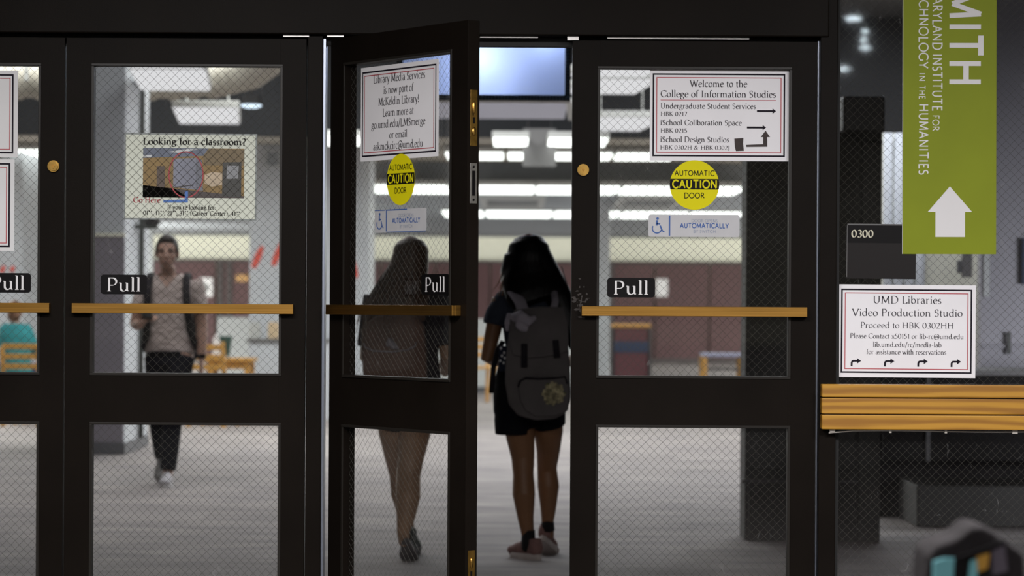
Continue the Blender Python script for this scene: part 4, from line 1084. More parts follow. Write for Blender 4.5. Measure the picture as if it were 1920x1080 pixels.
# small items below the fluted wall: two dark posts
t = thing('stanchion', 'short dark stanchion on the carpet beside the tall cabinet', 'post', at_floor(1688, 17.5))
part('post', MB().tube([(0, 0, 0.02), (0, 0, .55)], .03, 12), M['darkpost'], t, smooth=True)
part('base', MB().tube([(0, 0, 0), (0, 0, .02)], .13, 24), M['charcoal2'], t)

# ------------------------------------------------------------------ furniture far inside
wood = wood_mat('yellow_beech', (0.62, 0.34, 0.08), (0.42, 0.20, 0.04), 'Z', 1.0, .45)
def chair(name, label, loc, rz, m=wood, seat_m=None, h=.86, group=None):
    t = thing(name, label, 'chair', loc, rz, group)
    seat_m = seat_m or m
    part('seat', MB().box(-.22, .22, -.21, .21, .43, .46, .01), seat_m, t)
    for sx in (-1, 1):
        part('leg', MB().tube([(sx * .19, -.18, 0), (sx * .19, -.18, .43)], .02, 10), m, t)
        part('rear_post', MB().tube([(sx * .19, .22, 0), (sx * .19, .20, .45), (sx * .19, .26, h)], (.026, .02), 10), m, t)
    for z in (.60, .70, .80): part('back_slat', MB().box(-.19, .19, .225, .25, z - .02, z + .035, .006), m, t)
    return t
def table(label, loc, rz, L=1.3, D=.7, h=.74, m=wood, top=None, group=None):
    t = thing('table', label, 'table', loc, rz, group)
    part('tabletop', MB().box(-L / 2, L / 2, -D / 2, D / 2, h - .035, h, .006), top or m, t)
    for sx in (-1, 1):
        for sy in (-1, 1): part('leg', MB().box(sx * (L / 2 - .06) - .03, sx * (L / 2 - .06) + .03, sy * (D / 2 - .06) - .03, sy * (D / 2 - .06) + .03, 0, h - .035, .004), m, t)
    part('apron', MB().box(-L / 2 + .06, L / 2 - .06, -D / 2 + .04, -D / 2 + .06, h - .11, h - .035), m, t)
    return t
TY = 29.2
def zt_at(py, Y): return EYE - (py + 3 - 572) * Y / F
chair('wooden_chair', 'yellow wooden chair beside the man under the brass pull bar', at_floor(402, 28.5), R(165))
table('wooden table right of the man with papers and a green bin on it', at_floor(434, 29.2), 0, L=.50, D=.6, h=zt_at(671, TY))
hT = zt_at(671, TY)
t = thing('waste_bin', 'dark green bin standing on the wooden table', 'bin', (at(419, 660, 29.2).x, 29.25, hT))
part('bin_body', MB().tube([(0, 0, 0), (0, 0, .21)], [.055, .085], 20), mat('dark_green', (.01, .05, .04), .5), t)
part('bin_rim', MB().tube([(0, 0, .21), (0, 0, .225)], .09, 20), mat('green_rim', (.015, .07, .055), .5), t)
t = thing('folded_card', 'white tented card leaning on the table next to the man', 'card', (at(409, 680, 29.0).x, 29.05, hT))
part('card_panel', MB().prism([(-.07, 0), (.09, 0), (-.02, .26), (-.06, .20)], -.004, .004), M['whitev'], t)
part('card_stand', MB().box(-.03, .05, .004, .06, 0, .1), M['whitev'], t)
t = thing('low_counter', 'pale grey counter in front of the white column right of the man', 'counter', at_floor(512, 30.2))
part('body', MB().box(-.26, .60, 0, .5, .0, .84, .01), M['colwhite'], t)
part('top', MB().box(-.29, .63, -.03, .52, .84, .87, .006), M['gboard'], t)
for (px, c, lb, nm) in ((478, (.5, .5, .48), 'small white paper bag on the pale counter', 'paper_bag'), (513, (.62, .47, .30), 'small tan paper bag on the pale counter at the door stile', 'paper_bag')):
    p = at(px, 640, 30.4)
    t = thing(nm, lb, 'bag', (p.x, 30.4, .87), 0, 'paper bags on the pale counter')
    mt = mat('bag_' + nm + str(px), c, .7)
    part('bag_body', MB().box(-.06, .06, -.04, .04, 0, .15, .012), mt, t)
    part('fold', MB().box(-.055, .055, -.018, .018, .15, .18, .004), mt, t)
# red booth seat and table seen through the right-hand door
s33 = F / 33.0
bm_ = mat('dark_red_vinyl', (.10, .028, .035), .5)
t = thing('booth_seat', 'dark red high-backed booth seat with a wooden top rail', 'seat', at_floor(1184, 33.0))
part('backrest', MB().box(-.20, .20, 0, .10, .30, .98, .02), bm_, t)
part('seat_pad', MB().box(-.20, .20, .10, .55, .38, .48, .02), bm_, t)
part('upright', MB().box(-.235, -.20, -.01, .12, 0, .99, .006), M['charcoal2'], t); part('upright', MB().box(.20, .235, -.01, .12, 0, .99, .006), M['charcoal2'], t)
part('cross_band', MB().box(-.20, .20, -.012, 0.0, .70, .83, .004), M['navyp'], t, 'dark blue band')
part('top_rail', MB().box(-.235, .235, -.02, .13, .99, 1.04, .015), wood, t, 'yellow wooden top rail')
t = thing('side_table', 'wooden table with pale top at the edge of the dark cabinet', 'table', at_floor(1362, 33.0))
part('tabletop', MB().box(-.29, .35, -.3, .3, .66, .70, .006), mat('pale_blue_top', (.33, .35, .50), .4), t)
for x in (-.27, .17):
    for y in (-.27, .27): part('leg', MB().box(x - .025, x + .025, y - .025, y + .025, 0, .66, .004), wood, t)
part('shelf', MB().box(-.27, .30, -.27, .27, .50, .52), M['maroon_dk'], t)
# wooden chair legs left of the woman
chair('wooden_chair', 'orange wooden chair with dark feet just left of the woman in the doorway', at_floor(899, 36.0), R(20), h=.80)
chair('wooden_chair', 'wooden chair behind the seated person at the left picture edge', at_floor(53, 28.4), R(172), h=.80)
table('grey-topped table in front of the seated person in teal', at_floor(8, 30.15), 0, L=.9, D=.5, h=.60, top=mat('slate_blue_top', (.07, .07, .15), .5))
# books or boxes glimpsed in the slit beside the open door
for (px, z, c, lb) in ((611, .70, (.45, .01, .03), 'red box, topmost in the slit left of the open door'), (611, .50, (.02, .25, .7), 'blue box, middle of the stack left of the open door'), (611, .30, (.75, .40, .04), 'orange box, lowest of the stack left of the open door')):
    a = at(611, 700, 33.0)
    t = thing('storage_box', lb, 'box', (a.x, 33.0, z - .0), 0, 'coloured boxes stacked beside the column')
    mt = mat('box_' + lb[:4], c, .5)
    part('box_body', MB().box(-.18, .18, -.15, .15, 0, .17, .008), mt, t); part('lid', MB().box(-.185, .185, -.155, .155, .17, .195, .006), mt, t)
single('box_shelf', MB().box(-.25, .25, -.2, .2, 0, .30, .01), M['white'], 'white plinth under the coloured boxes', 'plinth', loc=(at(611, 700, 33.0).x, 33.0, 0))

# downlights of the lobby ceiling behind the camera (they mirror in the side window)
lr = struct_root('downlights_lobby', (2.2, 0.5, 3.0))
lm = lamp_mat('lobby_downlight', (.8, .93, 1.0), 22)
for (x, y, r_) in ((2.05, 1.9, .045), (2.22, 1.1, .02), (2.28, .55, .02), (2.36, .0, .032), (2.41, -1.7, .045)):
    part('downlight_lens', MB().tube([(x - 2.2, y - .5, -.02), (x - 2.2, y - .5, 0)], r_, 20), lm, lr)

# ------------------------------------------------------------------ people
def cloth(name, col, rough=.85, var=.12, fold=0.0, fs=14):
    m = mat(name, col, rough, var=var, vscale=(6, 6, 6), spec=.12)
    if fold:
        t = m.node_tree; p = t.nodes['Principled BSDF']
        tc = nd(t, 'ShaderNodeTexCoord'); mp = nd(t, 'ShaderNodeMapping'); mp.inputs['Scale'].default_value = (fs * .6, fs * .6, fs); mp.inputs['Rotation'].default_value = (0, .5, 0)
        n = nd(t, 'ShaderNodeTexNoise'); n.inputs['Scale'].default_value = 1; n.inputs['Detail'].default_value = 2; n.inputs['Distortion'].default_value = .8
        b = nd(t, 'ShaderNodeBump'); b.inputs['Strength'].default_value = fold; b.inputs['Distance'].default_value = .03
        t.links.new(tc.outputs['Object'], mp.inputs[0]); t.links.new(mp.outputs[0], n.inputs['Vector']); t.links.new(n.outputs[0], b.inputs['Height']); t.links.new(b.outputs[0], p.inputs['Normal'])
    return m
def hair_mat(name, a, b, rough=.4):
    m = bpy.data.materials.new(name); m.use_nodes = True
    t = m.node_tree; p = t.nodes['Principled BSDF']; p.inputs['Roughness'].default_value = rough; p.inputs['Specular IOR Level'].default_value = .22
    tc = nd(t, 'ShaderNodeTexCoord'); mp = nd(t, 'ShaderNodeMapping'); mp.inputs['Scale'].default_value = (110, 110, 5)
    n = nd(t, 'ShaderNodeTexNoise'); n.inputs['Scale'].default_value = 1; n.inputs['Detail'].default_value = 3
    r = nd(t, 'ShaderNodeValToRGB'); r.color_ramp.elements[0].color = (*a, 1); r.color_ramp.elements[1].color = (*b, 1)
    r.color_ramp.elements[0].position = .35; r.color_ramp.elements[1].position = .7
    bp = nd(t, 'ShaderNodeBump'); bp.inputs['Strength'].default_value = .6; bp.inputs['Distance'].default_value = .004
    L = t.links
    L.new(tc.outputs['Object'], mp.inputs[0]); L.new(mp.outputs[0], n.inputs['Vector']); L.new(n.outputs[0], r.inputs[0]); L.new(r.outputs[0], p.inputs['Base Color'])
    L.new(n.outputs[0], bp.inputs['Height']); L.new(bp.outputs[0], p.inputs['Normal'])
    return m
skin_m = mat('skin_light', (.40, .24, .18), .5, var=.08, vscale=(14, 14, 14))
skin_f = mat('skin_tan', (.23, .11, .05), .5, var=.08, vscale=(10, 10, 10))
skin_g = mat('skin_pale', (.44, .27, .17), .5, var=.06, vscale=(10, 10, 10))

def head_mb(mb, c, fy, k=1.0, yaw=0.0):
    """skull, jaw, nose, lips, ears; fy = +1/-1 the way the face looks along y; c = middle of the head (eye level)"""
    h = MB()
    h.ball((0, -.012, .025), (.074, .094, .088))
    h.ball((0, .020, -.03), (.060, .070, .075))
    h.ball((0, .048, -.080), (.034, .034, .026))
    h.ball((0, .030, -.062), (.050, .045, .036))
    h.tube([(0, .080, .012), (0, .098, -.016), (0, .108, -.030)], [(.010, .010), (.012, .012), (.015, .011)], 8)
    h.ball((0, .092, -.034), (.017, .012, .008))
    h.ball((0, .086, -.056), (.022, .010, .006)); h.ball((0, .085, -.065), (.019, .010, .006))
    for s in (-1, 1):
        h.ball((s * .074, -.005, -.005), (.010, .020, .032), rot=(0, 0, s * -.3))
        h.ball((s * .030, .070, .018), (.024, .014, .008))
        h.ball((s * .042, .055, -.022), (.022, .022, .018))
    c = Vector(c)
    M_ = Matrix.Translation(c) @ Matrix.Rotation((0 if fy > 0 else math.pi) + yaw, 4, 'Z') @ Matrix.Scale(k, 4)
    h.moved(M_); mb.add(h.v, h.f); return M_
def hand_mb(mb, wrist, d, palm_n, s=1.0, curl=.5, side=1):
    """palm and five fingers; d = pointing direction, palm_n = palm normal, side = where the thumb leaves"""
    d = Vector(d).normalized(); n = Vector(palm_n); n = (n - d * n.dot(d)).normalized(); r = d.cross(n) * side
    w = Vector(wrist)
    mb.tube([w - d * .02 * s, w + d * .03 * s, w + d * .085 * s], [(.024 * s, .017 * s), (.036 * s, .015 * s), (.040 * s, .013 * s)], 12, ref=r)
    for i, (off, ln) in enumerate(((.030, .070), (.010, .078), (-.011, .072), (-.030, .056))):
        p = w + d * .075 * s + r * off * s; pts = [p - d * .02 * s]; a = .15
        dd = d.copy()
        for k, f in enumerate((.45, .32, .23)):
            pts.append(pts[-1] + dd * (ln * s * f + (.02 * s if k == 0 else 0)))
            dd = (dd + n * curl).normalized()
        pts.append(pts[-1] + dd * .012 * s)
        mb.tube(pts, [.0092 * s, .009 * s, .0085 * s, .008 * s, .006 * s], 8)
    p = w + d * .02 * s + r * .028 * s
    mb.tube([p, p + (d * .6 + r * .7).normalized() * .035 * s, p + (d * .6 + r * .7).normalized() * .035 * s + (d * .9 + r * .1 + n * .35).normalized() * .034 * s,
             p + (d * .6 + r * .7).normalized() * .035 * s + (d * .8 + n * .5).normalized() * .058 * s], [.015 * s, .0115 * s, .0098 * s, .007 * s], 8)
def shoe(parent, toe_loc, yaw, pitch, L, mu, ms, label=None, msock=None):
    """toe_loc: ground point below the ball of the foot; pitch lifts the heel"""
    Mx = Matrix.Translation(Vector(toe_loc)) @ Matrix.Rotation(yaw, 4, 'Z') @ Matrix.Rotation(-pitch, 4, 'X')
    k = L / .27
    up = MB()
    up.ball((0, -.155 * k, .062), (.034, .042, .048)); up.ball((0, -.09 * k, .055), (.036, .06, .045)); up.ball((0, -.02 * k, .045), (.043, .06, .036)); up.ball((0, .035 * k, .038), (.042, .045, .026))
    up.tube([(0, -.145 * k, .06), (0, -.14 * k, .105)], [(.034, .042), (.033, .040)], 14)
    up.tube([(0, -.09 * k, .085), (0, .0, .06)], [(.026, .02), (.028, .015)], 10)
    up.moved(Mx)
    u = remeshed('shoe', up, mu, .006, 5, parent, label)
    so = MB(); n = 28; pts = []
    for i in range(n):
        a = 2 * math.pi * i / n; y = math.cos(a); x = math.sin(a)
        wd = .044 if y > -.1 else .036
        pts.append((x * wd * (1 - .10 * (1 if y < -.1 else 0)), -.06 * k + y * .137 * k))
    vs = [(x, y, .0) for x, y in pts] + [(x * 1.04, y * 1.01, .014) for x, y in pts] + [(x * .98, y, .030) for x, y in pts]
    fs = [tuple(range(n))[::-1], tuple(range(2 * n, 3 * n))]
    for r_ in range(2):
        fs += [(r_ * n + i, r_ * n + (i + 1) % n, (r_ + 1) * n + (i + 1) % n, (r_ + 1) * n + i) for i in range(n)]
    so.add(vs, fs).moved(Mx)
    part('sole', so, ms, u)
    lc = MB()
    for j in range(4):
        y = -.075 * k + j * .024 * k; z = .095 - j * .008
        lc.tube([(-.02, y, z - .006), (0, y + .004, z + .002), (.02, y, z - .006)], .0032, 6, ref=(0, 0, 1))
    lc.moved(Mx); part('lace', lc, ms, u)
    return u

# ---- man walking towards the doors
mX, mY = (318 - 960) / 272.7, 19.3
def lx(px): return (px - 318) / 272.7
def lz(py): return EYE - (py + 3.6 - 572) / 272.7
man = thing('person', 'man in a pale V-neck T-shirt walking with phone in hand and black backpack', 'person', (mX, mY, 0))
b = MB()
HM = head_mb(b, (lx(314), -.035, lz(474.5)), -1, 1.0, .06)
b.tube([(lx(314), -.005, lz(500)), (lx(316), .01, lz(522)), (lx(318), .02, lz(540))], [(.052, .056), (.054, .056), (.075, .07)], 16)
b.tube([(lx(318), .02, z) for z in (1.43, 1.36, 1.25, 1.12, 1.0, .9, .84)], [(.12, .07), (.165, .098), (.16, .105), (.145, .10), (.14, .10), (.155, .11), (.15, .11)], 20)
sl, sr = Vector((lx(271), .03, 1.385)), Vector((lx(368), .03, 1.375))
el, er = Vector((lx(254), -.01, lz(610))), Vector((lx(378), .03, lz(612)))
wl_, wr_ = Vector((lx(272), -.20, lz(607))), Vector((lx(379), -.02, lz(672)))
b.tube([Vector((lx(300), .02, 1.39)), sl, sl.lerp(el, .5), el, el.lerp(wl_, .35), wl_], [.05, .056, .048, .040, .040, .027], 12)
b.tube([Vector((lx(340), .02, 1.38)), sr, sr.lerp(er, .5), er, er.lerp(wr_, .35), wr_], [.05, .056, .048, .040, .040, .027], 12)
hand_mb(b, wl_, (.55, -.55, .35), (.3, .2, -.9), 1.0, .75, 1)
hand_mb(b, wr_, (.05, -.05, -1), (-1, 0, 0), 1.0, .35, 1)
hipL, hipR = Vector((lx(297), .02, .90)), Vector((lx(340), .0, .90))
knL, knR = Vector((lx(297), .0, .49)), Vector((lx(329), -.10, .48))
anL, anR = Vector((lx(298), .24, .165)), Vector((lx(321), -.13, .09))
b.tube([hipL, hipL.lerp(knL, .5), knL, knL.lerp(anL, .35), anL], [.09, .075, .056, .054, .036], 14)
b.tube([hipR, hipR.lerp(knR, .5), knR, knR.lerp(anR, .35), anR], [.09, .075, .056, .054, .036], 14)
b.tube([anL, anL + Vector((0, -.05, -.07))], [.036, .035], 10); b.tube([anR, anR + Vector((0, -.06, -.05))], [.036, .035], 10)
remeshed('body', b, skin_m, .0055, 4, man)
def local(M_, pts): return [M_ @ Vector(p) for p in pts]
dk = mat('dark_brown_hair', (.018, .012, .010), .55, var=.4, vscale=(60, 60, 60))
hr = MB()
hr.ball((0, -.022, .040), (.079, .094, .087)); hr.ball((0, .03, .092), (.056, .052, .028)); hr.ball((0, -.05, -.01), (.070, .062, .07))
for s in (-1, 1): hr.ball((s * .068, .012, .028), (.012, .03, .035))
hr.moved(HM)
remeshed('hair', hr, dk, .005, 3, man)
fc = MB()
for s in (-1, 1): fc.ball((s * .031, .0775, .006), (.010, .006, .0038))
part('eyes', fc.moved(HM), mat('eye_dark', (.03, .02, .018), .3), man, smooth=True)
fc = MB()
for s in (-1, 1): fc.tube([(s * .012, .090, .020), (s * .030, .088, .026), (s * .050, .074, .020)], .0032, 8, ref=(0, 0, 1))
part('eyebrows', fc.moved(HM), dk, man, smooth=True)
fc = MB().tube([(-.024, .088, -.0605), (0, .098, -.0605), (.024, .088, -.0605)], .0032, 8, ref=(0, 0, 1))
part('mouth', fc.moved(HM), mat('lips', (.20, .07, .06), .5), man, smooth=True)
sh = cloth('pale_taupe_cotton', (.50, .42, .39), .85, .06, .9, 16)
c = MB()
c.tube([(lx(318), .02, z) for z in (1.455, 1.42, 1.36, 1.25, 1.12, 1.0, .92, lz(672))], [(.085, .07), (.14, .085), (.175, .108), (.170, .117), (.158, .113), (.160, .113), (.168, .118), (.170, .122)], 26)
for (a, e) in ((sl, el), (sr, er)):
    c.tube([a.lerp(Vector((lx(318), .02, 1.37)), .5), a + Vector((0, 0, .006)), a.lerp(e, .35), a.lerp(e, .66)], [.062, .060, .060, .064], 16)
shirt = remeshed('tshirt', c, sh, .007, 4, man, 'pale taupe V-neck T-shirt')
bm = bmesh.new(); bm.from_mesh(shirt.data)
cx_ = lx(315)
dele = [f for f in bm.faces if (lambda p: p.y < .03 and p.z > 1.355 + abs(p.x - cx_) * 1.25 and p.z > 1.355)(f.calc_center_median()) or f.calc_center_median().z > 1.452]
bmesh.ops.delete(bm, geom=dele, context='FACES'); bm.to_mesh(shirt.data); bm.free()
tr = cloth('navy_trouser_cloth', (.008, .0075, .011), .8, .2, .6, 10)
c = MB()
c.tube([(lx(318), .01, z) for z in (.925, .88, .82)], [(.158, .112), (.166, .118), (.165, .12)], 24)
for (h_, k_, a_) in ((hipL, knL, anL), (hipR, knR, anR)):
    c.tube([h_ + Vector((0, 0, -.02)), h_.lerp(k_, .5), k_, k_.lerp(a_, .5), a_ + Vector((0, 0, .02))], [.098, .086, .068, .064, .056], 16)
remeshed('trousers', c, tr, .007, 5, man, 'dark navy trousers')
wsole = mat('white_sole', (.62, .60, .60), .6); wup = mat('white_canvas', (.50, .48, .50), .7, var=.08); gup = mat('grey_canvas', (.22, .21, .20), .7)
shoe(man, (anR.x, anR.y - .13, .0), math.pi, .0, .27, wup, wsole, 'white sneaker')
shoe(man, (anL.x, anL.y - .10, .045), math.pi, .55, .27, gup, wup, 'grey sneaker with its heel lifted')
blk = cloth('black_nylon', (.012, .010, .014), .6, .2)
bp = MB().tube([(lx(322), .23, z) for z in (.84, .88, 1.1, 1.3, 1.40)], [(.12, .06), (.17, .09), (.18, .10), (.15, .08), (.10, .05)], 20)
bpk = remeshed('backpack', bp, blk, .009, 5, man, 'black backpack')
for (xt, xb) in ((282, 279), (350, 360)):
    X_ = lx(xt)
    st_ = MB().tube([(X_, .13, 1.36), (X_, .09, 1.442), (X_, .03, 1.452), (X_ * 1.03, -.05, 1.42), (X_ * 1.06, -.105, 1.34), (lx((xt + xb) / 2), -.117, 1.22), (lx(xb), -.10, 1.06), (lx(xb) * 1.2, .02, .94), (lx(xb) * 1.1, .15, .90)],
                    [(.027, .010)] * 9, 10, ref=(1, 0, 0))
    part('backpack_strap', st_, blk, man, smooth=True)
ph = MB().box(-.036, .036, -.006, .006, -.07, .07, .005).moved(Matrix.Translation(wl_ + Vector((.045, -.085, .085))) @ Euler((-.9, .2, .5)).to_matrix().to_4x4())
tag(obj('phone', ph, M['blackv'], None, loc=(mX, mY, 0)), 'small black phone held in the walking man\'s raised hand', 'phone')
wt = MB().tube([wr_ + Vector((0, 0, .03)), wr_ + Vector((0, 0, .005))], .032, 16)
part('wristwatch', wt, M['blackv'], man, 'black wristwatch')
part('belt', MB().tube([(lx(318), .01, .915), (lx(318), .01, .885)], [(.163, .117), (.166, .119)], 28), M['blackv'], man)

# ---- woman in the doorway, seen from behind
aX, aY = (1000 - 960) / 381.4, 13.8
def ax(px): return (px - 1000) / 381.4
def az(py): return EYE - (py - .2 - 572) / 381.4
wa = thing('person', 'woman seen from behind in the open doorway with long black hair and shorts', 'person', (aX, aY, 0))
b = MB()
HA = head_mb(b, (ax(990), .03, az(478)), 1, .95)
b.tube([(ax(992), .02, az(500)), (ax(996), .01, az(530)), (ax(1000), .0, az(548))], [(.045, .048), (.046, .048), (.07, .06)], 14)
b.tube([(ax(1000), 0, z) for z in (1.31, 1.25, 1.12, 1.0, .88, .76, .70)], [(.11, .06), (.145, .085), (.135, .085), (.115, .08), (.14, .095), (.16, .11), (.13, .10)], 20)
sl = Vector((ax(936), 0, az(568))); el = Vector((ax(914), -.02, az(672))); wl2 = Vector((ax(945), .20, az(680)))
sr = Vector((ax(1068), 0, az(562))); er = Vector((ax(1092), -.02, az(672))); wr2 = Vector((ax(1060), .20, az(680)))
for (s_, e_, w_) in ((sl, el, wl2), (sr, er, wr2)):
    b.tube([s_.lerp(Vector((0, 0, 1.27)), .5), s_, s_.lerp(e_, .5), e_, e_.lerp(w_, .4), w_], [.045, .047, .041, .034, .034, .023], 12)
hand_mb(b, wl2, (.6, .7, .1), (0, -.2, 1), .88, .5, -1)
hand_mb(b, wr2, (-.6, .7, .1), (0, -.2, 1), .88, .5, 1)
b.tube([(ax(980), 0, .80), (ax(976), .0, .62), (ax(982), .01, .50), (ax(983), .0, .42), (ax(984), -.015, .325), (ax(988), -.005, .20), (ax(993), 0, .105), (ax(993), .03, .05)],
       [.09, .074, .058, .052, .057, .040, .030, .032], 16)
b.tube([(ax(1022), 0, .80), (ax(1030), .05, .63), (ax(1030), .12, .52), (ax(1028), .17, .44), (ax(1031), .17, .35), (ax(1031), .17, .24), (ax(1030), .18, .165), (ax(1032), .22, .10)],
       [.09, .073, .058, .050, .055, .040, .030, .030], 16)
remeshed('body', b, skin_f, .0055, 5, wa)
blackhair = hair_mat('black_hair', (.003, .0025, .003), (.010, .008, .008), .38)
h = MB()
def hr_ring(rows): # rows: py, cx, halfwidth px, y, depth
    h.tube([(ax(c), y, az(p)) for p, c, r_, y, d_ in rows], [(r_ / 381.4, d_) for p, c, r_, y, d_ in rows], 22)
hr_ring([(441, 990, 14, .02, .03), (447, 991, 27, .02, .06), (460, 991, 38, .01, .085), (480, 991, 42, .0, .09), (500, 992, 48, -.01, .085), (525, 996, 56, -.04, .07), (550, 1003, 57, -.08, .05), (566, 1010, 50, -.10, .035)])
hr_ring([(470, 1005, 24, 0, .07), (500, 1018, 26, -.01, .07), (530, 1032, 28, -.03, .06), (560, 1048, 27, -.06, .05), (590, 1062, 22, -.08, .035), (620, 1070, 16, -.09, .03), (655, 1074, 6, -.10, .015)])
hr_ring([(480, 965, 20, 0, .06), (510, 957, 20, 0, .06), (535, 956, 17, -.01, .05), (552, 950, 8, -.01, .03)])
hair = remeshed('hair', h, blackhair, .006, 6, wa, 'long black hair')
tp = MB()
for k in range(14):
    x = 934 + k * 2.6 + random.uniform(-2, 2); y = 520 + random.uniform(0, 14)
    tp.tube([(ax(x + 8), -.05, az(y - 12)), (ax(x + 2), -.055, az(y + 6)), (ax(x - 2 + random.uniform(-7, 3)), -.05, az(y + 22))], [.0035, .003, .001], 6)
part('hair_tips', tp, hair_mat('brown_tips', (.25, .13, .055), (.40, .22, .10)), wa, 'lighter brown curled hair tips', smooth=True)
ssd = MB()
for k in range(26):
    x = 1052 + random.uniform(-8, 12); y = 520 + random.uniform(0, 40)
    ssd.tube([(ax(x - 10), -.05, az(y - 22)), (ax(x), -.07, az(y + 12)), (ax(x + random.uniform(4, 14)), -.08, az(y + 60))], [.003, .003, .001], 5)
for k in range(10):
    x = 985 + random.uniform(-22, 22)
    ssd.tube([(ax(x), .0, az(446 + abs(x - 990) * .15)), (ax(x + random.uniform(-8, 8)), -.03, az(441 + abs(x - 990) * .4)), (ax(x + random.uniform(-20, 20)), -.06, az(455 + abs(x - 990) * .5))], .0012, 5)
part('stray_strands', ssd, blackhair, wa, smooth=True)
tee = cloth('slate_navy_cotton', (.048, .056, .078), .85, .15, .5, 12)
c = MB()
c.tube([(ax(1000), 0, z) for z in (1.33, 1.30, 1.24, 1.12, 1.0, .88)], [(.09, .06), (.135, .075), (.158, .096), (.148, .096), (.13, .092), (.155, .105)], 24)
for (s_, e_) in ((sl, el), (sr, er)):
    c.tube([s_.lerp(Vector((0, 0, 1.335)), .55), s_.lerp(Vector((0, 0, 1.30)), .15) + Vector((0, 0, .006)), s_.lerp(e_, .2), s_.lerp(e_, .40)], [.050, .054, .057, .061], 16)
remeshed('tshirt', c, tee, .007, 4, wa, 'slate-blue short-sleeved T-shirt')
shm = cloth('black_shorts_cloth', (.006, .006, .009), .85, .2, .4, 8)
c = MB()
c.tube([(ax(994), 0, z) for z in (.98, .88, .80, .72)], [(.15, .105), (.175, .115), (.180, .125), (.178, .13)], 26)
c.tube([(ax(966), -.005, .76), (ax(963), -.005, .68), (ax(963), -.005, az(815))], [(.095, .105), (.093, .105), (.088, .10)], 20)
c.tube([(ax(1026), .03, .76), (ax(1028), .04, .70), (ax(1031), .05, az(800))], [(.095, .105), (.090, .105), (.083, .10)], 20)
c.tube([(ax(996), .0, .76), (ax(996), .01, az(800))], [(.06, .10), (.05, .085)], 16)
remeshed('shorts', c, shm, .007, 5, wa, 'loose black shorts')
sock = mat('black_sock', (.006, .006, .007), .9)
part('sock', MB().tube([(ax(993), 0, .145), (ax(993), .0, .09), (ax(993), .02, .06)], [(.033, .036), (.034, .04), (.034, .045)], 18), sock, wa, smooth=True)
part('sock', MB().tube([(ax(1030), .18, .185), (ax(1031), .19, .13)], [(.031, .034), (.033, .04)], 18), sock, wa, smooth=True)
rose = mat('dusty_rose_knit', (.22, .12, .11), .8, var=.12, vscale=(40, 40, 40)); psole = mat('off_white_sole', (.50, .44, .42), .6); rsole = mat('dark_red_sole', (.06, .02, .02), .6)
shoe(wa, (ax(976), .085, 0), .62, 0, .245, rose, psole, 'dusty rose sneaker flat on the carpet')
shoe(wa, (ax(1034), .29, 0), -.25, .48, .245, rose, psole, 'dusty rose sneaker with its heel lifted')
grey = cloth('grey_backpack_cloth', (.115, .104, .104), .85, .15, .35, 14); lgrey = cloth('light_grey_strap_cloth', (.38, .35, .40), .85, .1, .5, 18)
bpo = [(953, 640), (958, 600), (968, 583), (1010, 578), (1052, 578), (1060, 600), (1064, 650), (1068, 700), (1069, 745), (1060, 770), (1040, 781), (1005, 784), (972, 775), (955, 755), (948, 715), (949, 670)]
bm2 = MB().prism([(ax(x), az(y)) for x, y in bpo][::-1], -.30, -.11)
pk = remeshed('backpack', bm2, grey, .007, 9, wa, 'grey backpack')
fl = MB().prism([(ax(x), az(y)) for x, y in [(955, 600), (966, 580), (1010, 575), (1054, 575), (1062, 600), (1064, 640), (1062, 658), (1020, 668), (985, 670), (962, 664), (956, 640)]][::-1], -.318, -.25)
remeshed('flap', fl, grey, .006, 7, pk)
cr = MB().tube([(ax(960), -.30, az(596)), (ax(975), -.33, az(592)), (ax(992), -.335, az(602)), (ax(1004), -.32, az(594))], [(.018, .02), (.022, .032), (.02, .026), (.008, .012)], 10, ref=(0, 1, 0))
cr.tube([(ax(957), -.29, az(588)), (ax(953), -.30, az(606)), (ax(951), -.28, az(620))], [.016, .018, .010], 10)
cr.ball((ax(978), -.325, az(612)), (.036, .014, .022), rot=(0, .5, 0))
remeshed('folded_flap', cr, lgrey, .005, 3, pk, 'crumpled lighter folded corner')
for (x0, y0, x1, y1) in ((983, 643, 983, 686), (1040, 636, 1043, 668)):
    s_ = MB().tube([(ax(x0), -.322, az(y0)), (ax((x0 + x1) / 2), -.328, az((y0 + y1) / 2)), (ax(x1), -.318, az(y1))], [(.015, .004)] * 3, 10)
    bk = part('buckle_strap', s_, blk, pk, smooth=False)
pc = MB().prism([(ax(x), az(y)) for x, y in [(972, 712), (985, 703), (1020, 702), (1062, 704), (1066, 715), (1064, 765), (1040, 776), (1005, 777), (985, 765), (975, 745)]][::-1], -.322, -.26)
pk2 = remeshed('front_pocket', pc, grey, .006, 6, pk)
zp_ = MB().tube([(ax(x), -.325, az(y)) for x, y in [(972, 722), (976, 711), (986, 706), (1010, 707), (1035, 706), (1058, 703), (1062, 716)]], .0048, 8)
part('zipper', zp_, blk, pk, 'black pocket zipper')
fw = MB()
for k in range(42):
    a = k * 2.399; r_ = .0082 * math.sqrt(k)
    fw.ball((ax(1037) + r_ * math.cos(a), -.326, az(734) + r_ * math.sin(a)), (.009, .005, .009), 8, 5)
fp = part('flower_patch', fw, mat('flower_patch', (.34, .30, .18), .8, var=.7, vscale=(50, 50, 50)), pk, 'floral patch in yellow and cream')
leaf = MB()
for k in range(16):
    a = k * 2.1; r_ = .046 + .008 * math.sin(k * 5)
    leaf.ball((ax(1037) + r_ * math.cos(a), -.323, az(734) + r_ * math.sin(a)), (.008, .003, .005), 8, 5)
part('patch_leaves', leaf, mat('patch_leaves', (.10, .11, .04), .8), pk, smooth=True)
